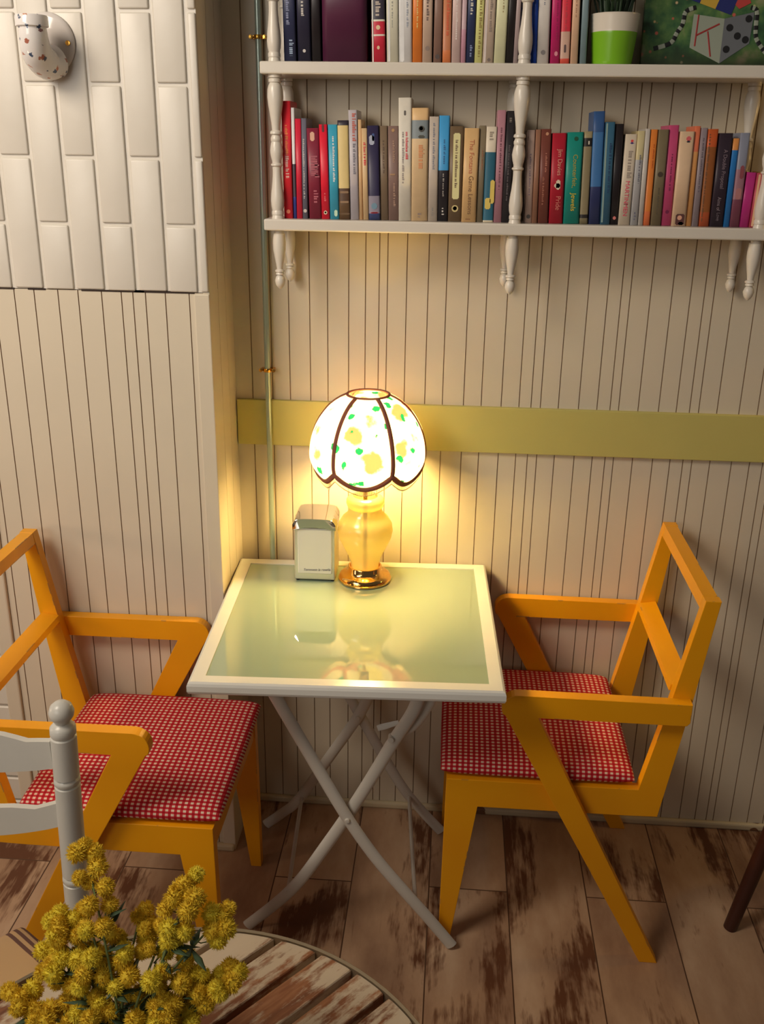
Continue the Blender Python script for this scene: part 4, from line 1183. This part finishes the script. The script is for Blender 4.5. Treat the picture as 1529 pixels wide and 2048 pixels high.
m_slat = slat_material()
ang = math.radians(49)
dv = Vector((math.cos(ang), math.sin(ang), 0)); nv = Vector((math.sin(ang), -math.cos(ang), 0))
RI = RTR - 0.006
SPC, GAP = 0.0515, 0.009
k0 = -7
for k in range(-7, 7):
    c0 = 0.007 + SPC * k + GAP / 2; c1 = c0 + SPC - GAP
    lo, hi = max(c0, -RI + .002), min(c1, RI - .002)
    if hi - lo < .008: continue
    top = []
    n = 8
    e1 = [(lo + (hi - lo) * i / n) for i in range(n + 1)]
    pts = [(c, math.sqrt(RI ** 2 - c * c)) for c in e1] + [(c, -math.sqrt(RI ** 2 - c * c)) for c in e1[::-1]]
    bm = bmesh.new()
    tv = [bm.verts.new(tuple(nv * c + dv * d + Vector((0, 0, RTZ - .001)))) for c, d in pts]
    bv = [bm.verts.new(tuple(nv * c + dv * d + Vector((0, 0, RTZ - .019)))) for c, d in pts]
    f = bm.faces.new(tv); bm.faces.new(bv[::-1])
    for i in range(len(pts)): bm.faces.new((tv[i], bv[i], bv[(i + 1) % len(pts)], tv[(i + 1) % len(pts)]))
    bmesh.ops.bevel(bm, geom=f.edges[:], offset=.0012, segments=1, affect='EDGES')
    obj('slat', bm, m_slat, rtb)
bm = bmesh.new()
NN = 96
prf = [(RTR - .0045, RTZ - .022), (RTR, RTZ - .022), (RTR, RTZ + .0005), (RTR - .001, RTZ + .0015), (RTR - .0045, RTZ + .0005)]
rr = [[bm.verts.new((r * math.cos(2 * PI * i / NN), r * math.sin(2 * PI * i / NN), z)) for r, z in prf] for i in range(NN)]
for i in range(NN):
    for k in range(5): bm.faces.new((rr[i][k], rr[(i + 1) % NN][k], rr[(i + 1) % NN][(k + 1) % 5], rr[i][(k + 1) % 5]))
obj('metal_rim', bm, mat('worn metal rim', (176, 158, 130), .35, metal=.7), rtb)
for s in (-1, 1):
    bm = bmesh.new()
    a = nv * s
    bx = boxb(-.30, .30, -.012, .012, RTZ - .036, RTZ - .0195, .001)
    bx.transform(Matrix.Rotation(ang + PI / 2, 4, 'Z') @ Matrix.Translation((0, .13 * s, 0)))
    obj('under_rail', bx, m_slat, rtb); bm.free()
for s in (-1, 1):
    for q in (-1, 1):
        bm = bmesh.new()
        a = Vector((.20 * q, .13 * s, RTZ - .036)); b_ = Vector((-.20 * q * .0 + .22 * q, .16 * s, 0))
        tube(bm, [a, b_], .011, 10, 1, Vector((0, 1, 0)))
        obj('leg', bm, mat('dark metal leg', (70, 62, 56), .4, metal=.6), rtb, True, 40)

# ------------------------------------------------------------------ white ladder-back chair
lb = thing('ladder_back_chair', 'white ladder-back chair with turned posts at the round table', 'chair', (-0.53, -1.2, 0))
LO = Vector((-0.53, -1.2, 0))
m_lb = mat('white chair paint', (206, 204, 196), .3, noise=.03)


def lpart(n, bm, m=m_lb, smooth=True):
    bm.transform(Matrix.Translation(-LO)); return obj(n, bm, m, lb, smooth, 40 if smooth else None)


def post_prof():
    R0 = .0182
    pr = [(.013, 0), (R0, .04), (R0 * 1.0, .43)]
    for zc in (.45, .622, .795):
        pr += [(R0, zc - .008), (R0 * .86, zc - .0065), (R0 * 1.02, zc - .003), (R0 * 1.02, zc + .003), (R0 * .86, zc + .0065), (R0, zc + .008)]
    pr += [(R0, .868), (R0 * .9, .870), (R0 * 1.0, .874), (R0 * .98, .884), (R0 * .8, .888), (R0 * .55, .891), (R0 * .62, .894), (R0 * .9, .901), (R0 * .97, .909), (R0 * .8, .918), (R0 * .45, .9235), (.001, .925)]
    return pr


XR, XL_, YB = -0.338, -0.725, -1.02
for x in (XR, XL_):
    bm = bmesh.new(); lathe(bm, post_prof(), (0, 0, 0), 24)
    for v in bm.verts: v.co.x += .012 * (v.co.z - .5) / .4 * (1 if x == XR else -1)
    bm.transform(Matrix.Translation((x, YB, 0)))
    lpart('back_post', bm)
for zt, zb_, dt_, db_ in ((.861, .816, .002, -.026), (.757, .716, -.029, -.040)):
    bm = bmesh.new(); NS = 20
    q = []
    for i in range(NS + 1):
        u = i / NS; x = XL_ + .012 + (XR - XL_ - .020) * u; s = math.sin(PI * u)
        y = YB + .012 * s
        s2 = s ** .9
        dip = -.006 * math.exp(-((min(u, 1 - u) - .10) / .06) ** 2)
        z1, z0 = zt + dt_ * s2 + dip, zb_ + db_ * s2
        q.append([bm.verts.new((x, y - .005, z0)), bm.verts.new((x, y + .005, z0)), bm.verts.new((x, y + .005, z1)), bm.verts.new((x, y - .005, z1))])
    for i in range(NS):
        for k in range(4): bm.faces.new((q[i][k], q[i + 1][k], q[i + 1][(k + 1) % 4], q[i][(k + 1) % 4]))
    bm.faces.new(q[0]); bm.faces.new(q[-1])
    lpart('back_slat', bm)
for x in (XR + .005, XL_ - .005):
    bm = bmesh.new(); lathe(bm, [(.012, 0), (.018, .04), (.018, .42), (.014, .432)], (x, -1.41, 0), 20); lpart('front_leg', bm)
for (a, b_) in (((XR, YB, .40), (XR, -1.41, .40)), ((XL_, YB, .40), (XL_, -1.41, .40)), ((XL_, YB, .40), (XR, YB, .40)), ((XL_, -1.41, .40), (XR, -1.41, .40)), ((XL_, -1.41, .2), (XR, -1.41, .2)), ((XR, YB, .22), (XR, -1.41, .22)), ((XL_, YB, .22), (XL_, -1.41, .22))):
    bm = bmesh.new(); tube(bm, [a, b_], .011, 10, 1, Vector((0, 0, 1))); lpart('rung', bm)
lpart('seat', boxb(XL_ + .01, XR - .01, -1.40, YB - .012, .405, .428, .006), mat('straw seat', (168, 138, 92), .8, noise=.2, nscale=120), False)


def sack_material():
    m = bpy.data.materials.new('striped sackcloth'); m.use_nodes = True
    nt = m.node_tree; b = nt.nodes['Principled BSDF']; L = nt.links.new
    tc = nt.nodes.new('ShaderNodeTexCoord'); s = nt.nodes.new('ShaderNodeSeparateXYZ'); L(tc.outputs['Object'], s.inputs[0])
    # three stripes across local y
    prev = None
    for c in (.113, .126, .139):
        sb = nt.nodes.new('ShaderNodeMath'); sb.operation = 'SUBTRACT'; L(s.outputs['Y'], sb.inputs[0]); sb.inputs[1].default_value = c
        ab = nt.nodes.new('ShaderNodeMath'); ab.operation = 'ABSOLUTE'; L(sb.outputs[0], ab.inputs[0])
        lt = nt.nodes.new('ShaderNodeMath'); lt.operation = 'LESS_THAN'; L(ab.outputs[0], lt.inputs[0]); lt.inputs[1].default_value = .0033
        if prev is None: prev = lt.outputs[0]
        else:
            mxx = nt.nodes.new('ShaderNodeMath'); mxx.operation = 'MAXIMUM'; L(prev, mxx.inputs[0]); L(lt.outputs[0], mxx.inputs[1]); prev = mxx.outputs[0]
    mx = nt.nodes.new('ShaderNodeMix'); mx.data_type = 'RGBA'; L(prev, mx.inputs[0])
    mx.inputs[6].default_value = (*lin((184, 152, 112)), 1); mx.inputs[7].default_value = (*lin((96, 66, 58)), 1)
    L(mx.outputs[2], b.inputs['Base Color']); b.inputs['Roughness'].default_value = .9
    return m


bm = cushion_mesh(-.12, .12, -.145, .145, 0, .030, .012)
cu = obj('cushion', bm, sack_material(), None, True)
cu.location = (-0.458, -1.131, .4285); cu.rotation_euler = (0, 0, math.radians(-36))
tag(cu, 'beige sackcloth cushion with dark brown stripes on the white chair', 'cushion')

# ------------------------------------------------------------------ dark stool at the right edge
st = thing('dark_wood_stool', 'dark brown wooden stool with a splayed round leg at the right edge', 'stool', (1.09, -0.37, 0))
m_dw = mat('dark stained wood', (62, 30, 22), .35, noise=.15, nscale=25)
bm = bmesh.new(); lathe(bm, [(.15, .43), (.165, .437), (.168, .447), (.162, .457), (.001, .46)], seg=40); obj('seat', bm, m_dw, st, True, 40)
for (fx, fy, tx, ty) in ((-.212, .010, -.125, .02), (.21, .02, .13, .02), (0, -.21, 0, -.13), (.0, .21, .0, .13)):
    bm = bmesh.new(); tube(bm, [(fx, fy, 0), (tx, ty, .435)], [.0150, .0195], 16, 1, Vector((0, 1, 0)))
    obj('leg', bm, m_dw, st, True, 40)

# ------------------------------------------------------------------ bunch of yellow flowers in a pot
VX, VY = -0.100, -1.455
vs = thing('flower_vase', 'small white pot holding the yellow flowers on the round table', 'vase', (VX, VY, RTZ - .001))
bm = bmesh.new()
lathe(bm, [(.030, 0), (.033, .004), (.037, .06), (.036, .074), (.038, .078), (.035, .078), (.034, .06), (.03, .01), (.001, .008)], seg=32)
obj('pot', bm, m_potw, vs, True, 50)

m_pom = mat('yellow blossom', (224, 190, 46), .85, noise=.2, nscale=160)
m_pom2 = mat('lemon blossom', (230, 208, 58), .85, noise=.2, nscale=160)
m_stem = mat('sage green stem', (104, 118, 66), .7); m_leaf = mat('grey-green leaf', (62, 86, 60), .6, noise=.2)


def pom_mesh(name, m, seed):
    rnd = random.Random(seed)
    bm = bmesh.new()
    bmesh.ops.create_icosphere(bm, subdivisions=2, radius=.0098)
    for i in range(330):
        v = Vector((rnd.gauss(0, 1), rnd.gauss(0, 1), rnd.gauss(0, 1))).normalized()
        a = v.orthogonal().normalized() * .0009; b_ = v.cross(a)
        L_ = rnd.uniform(.0120, .0142); tip = v * L_ + Vector((rnd.uniform(-1, 1), rnd.uniform(-1, 1), rnd.uniform(-1, 1))) * .0009
        q = [bm.verts.new(v * .0088 + a), bm.verts.new(v * .0088 - a * .5 + b_ * .86), bm.verts.new(v * .0088 - a * .5 - b_ * .86), bm.verts.new(tip)]
        for k in range(3): bm.faces.new((q[k], q[(k + 1) % 3], q[3]))
    me = bpy.data.meshes.new(name); bm.to_mesh(me); bm.free(); me.materials.append(m)
    return me


POMS = [pom_mesh('blossom_a', m_pom, 1), pom_mesh('blossom_b', m_pom2, 2), pom_mesh('blossom_c', m_pom, 3)]


def sprig(tip, label, npoms, spread, length):
    tip = Vector(tip)
    root = Vector((VX + random.uniform(-.012, .012), VY + random.uniform(-.012, .012), RTZ + .012))
    t = thing('flower_sprig', label, 'flower', tuple(root), 'sprigs of yellow flowers in the pot')
    mid = root.lerp(tip, .45) + Vector((0, 0, .03)); mid.x = root.x + (tip.x - root.x) * .3; mid.y = root.y + (tip.y - root.y) * .3
    path = [p - root for p in spline([root, mid, tip], 10)]
    bm = bmesh.new(); tube(bm, path, [.0020 - .0010 * i / (len(path) - 1) for i in range(len(path))], 6)
    n = len(path) - 1
    total = (path[-1] - path[0]).length
    heads = []
    for i in range(npoms):
        f = 1 - (i / npoms) * min(1, length / total)
        p = path[int(f * n)]
        if i == 0: c = path[-1]
        else:
            a = random.uniform(0, 2 * PI)
            s = spread * (0.62 + .7 * i / npoms)
            c = p + Vector((math.cos(a) * s, math.sin(a) * s * .8, random.uniform(-.2, .7) * s))
            tube(bm, [p - Vector((0, 0, .006)), c], .0008, 4)
        heads.append(c)
    obj('stem', bm, m_stem, t, True)
    bm = bmesh.new()
    for i in range(7):
        f = random.uniform(.25, .8); p = path[int(f * n)]; a = random.uniform(0, 2 * PI); L_ = random.uniform(.02, .04)
        d = Vector((math.cos(a), math.sin(a), random.uniform(-.1, .8))).normalized()
        tube(bm, [p, p + d * L_ * .5, p + d * L_], [.0008, .0038, .0003], 6, .15, Vector((0, 0, 1)))
    obj('leaf', bm, m_leaf, t, True)
    for c in heads:
        o = bpy.data.objects.new('blossom', random.choice(POMS)); col.objects.link(o); o.parent = t
        o.location = c; o.rotation_euler = (random.uniform(0, 6), random.uniform(0, 6), 0); s = random.uniform(.66, .94); o.scale = (s, s, s)
    return t


SPR = [
 ((-0.162, -1.353, .966), 'tallest yellow flower sprig, standing up against the white chair post', 13, .014, .115),
 ((-0.046, -1.352, .938), 'upright yellow sprig rising against the orange front leg of the left chair', 12, .016, .075),
 ((-0.012, -1.362, .905), 'yellow sprig reaching right below the orange chair leg, over the table rim', 9, .017, .05),
 ((-0.184, -1.380, .902), 'yellow sprig at the upper left of the bunch, next to the striped cushion', 12, .018, .07),
 ((-0.160, -1.372, .900), 'yellow sprig in the upper middle of the bunch, under the tallest one', 12, .020, .07),
 ((-0.105, -1.368, .893), 'yellow sprig in the middle of the bunch, between the two upright ones', 13, .020, .08),
 ((-0.075, -1.380, .888), 'yellow sprig right of the middle of the bunch, below the upright right one', 12, .020, .08),
 ((-0.016, -1.392, .848), 'yellow sprig leaning furthest right over the table slats', 14, .020, .07),
 ((-0.035, -1.415, .822), 'low yellow sprig at the lower right of the bunch, near the slats', 12, .020, .06),
 ((-0.180, -1.400, .868), 'yellow sprig left of centre, inside the table rim', 13, .021, .08),
 ((-0.130, -1.395, .855), 'yellow sprig at the heart of the bunch', 13, .022, .08),
 ((-0.232, -1.415, .828), 'yellow sprig leaning furthest left, at the left edge of the photo', 13, .020, .07),
 ((-0.195, -1.425, .818), 'low yellow sprig at the lower left of the bunch', 13, .021, .07),
 ((-0.150, -1.420, .810), 'lowest yellow sprig near the bottom edge of the photo', 12, .020, .06),
 ((-0.085, -1.420, .815), 'low yellow sprig right of the lowest one, over the dark leaves', 11, .019, .06),
 ((0.004, -1.390, .850), 'yellow sprig spreading right at mid height, over the slats', 12, .018, .06),
 ((-0.050, -1.395, .860), 'yellow sprig right of the heart of the bunch', 12, .021, .08),
 ((-0.200, -1.395, .865), 'yellow sprig at the left, just inside the table rim by the striped cushion', 11, .019, .06),
]
for a in SPR: sprig(*a)
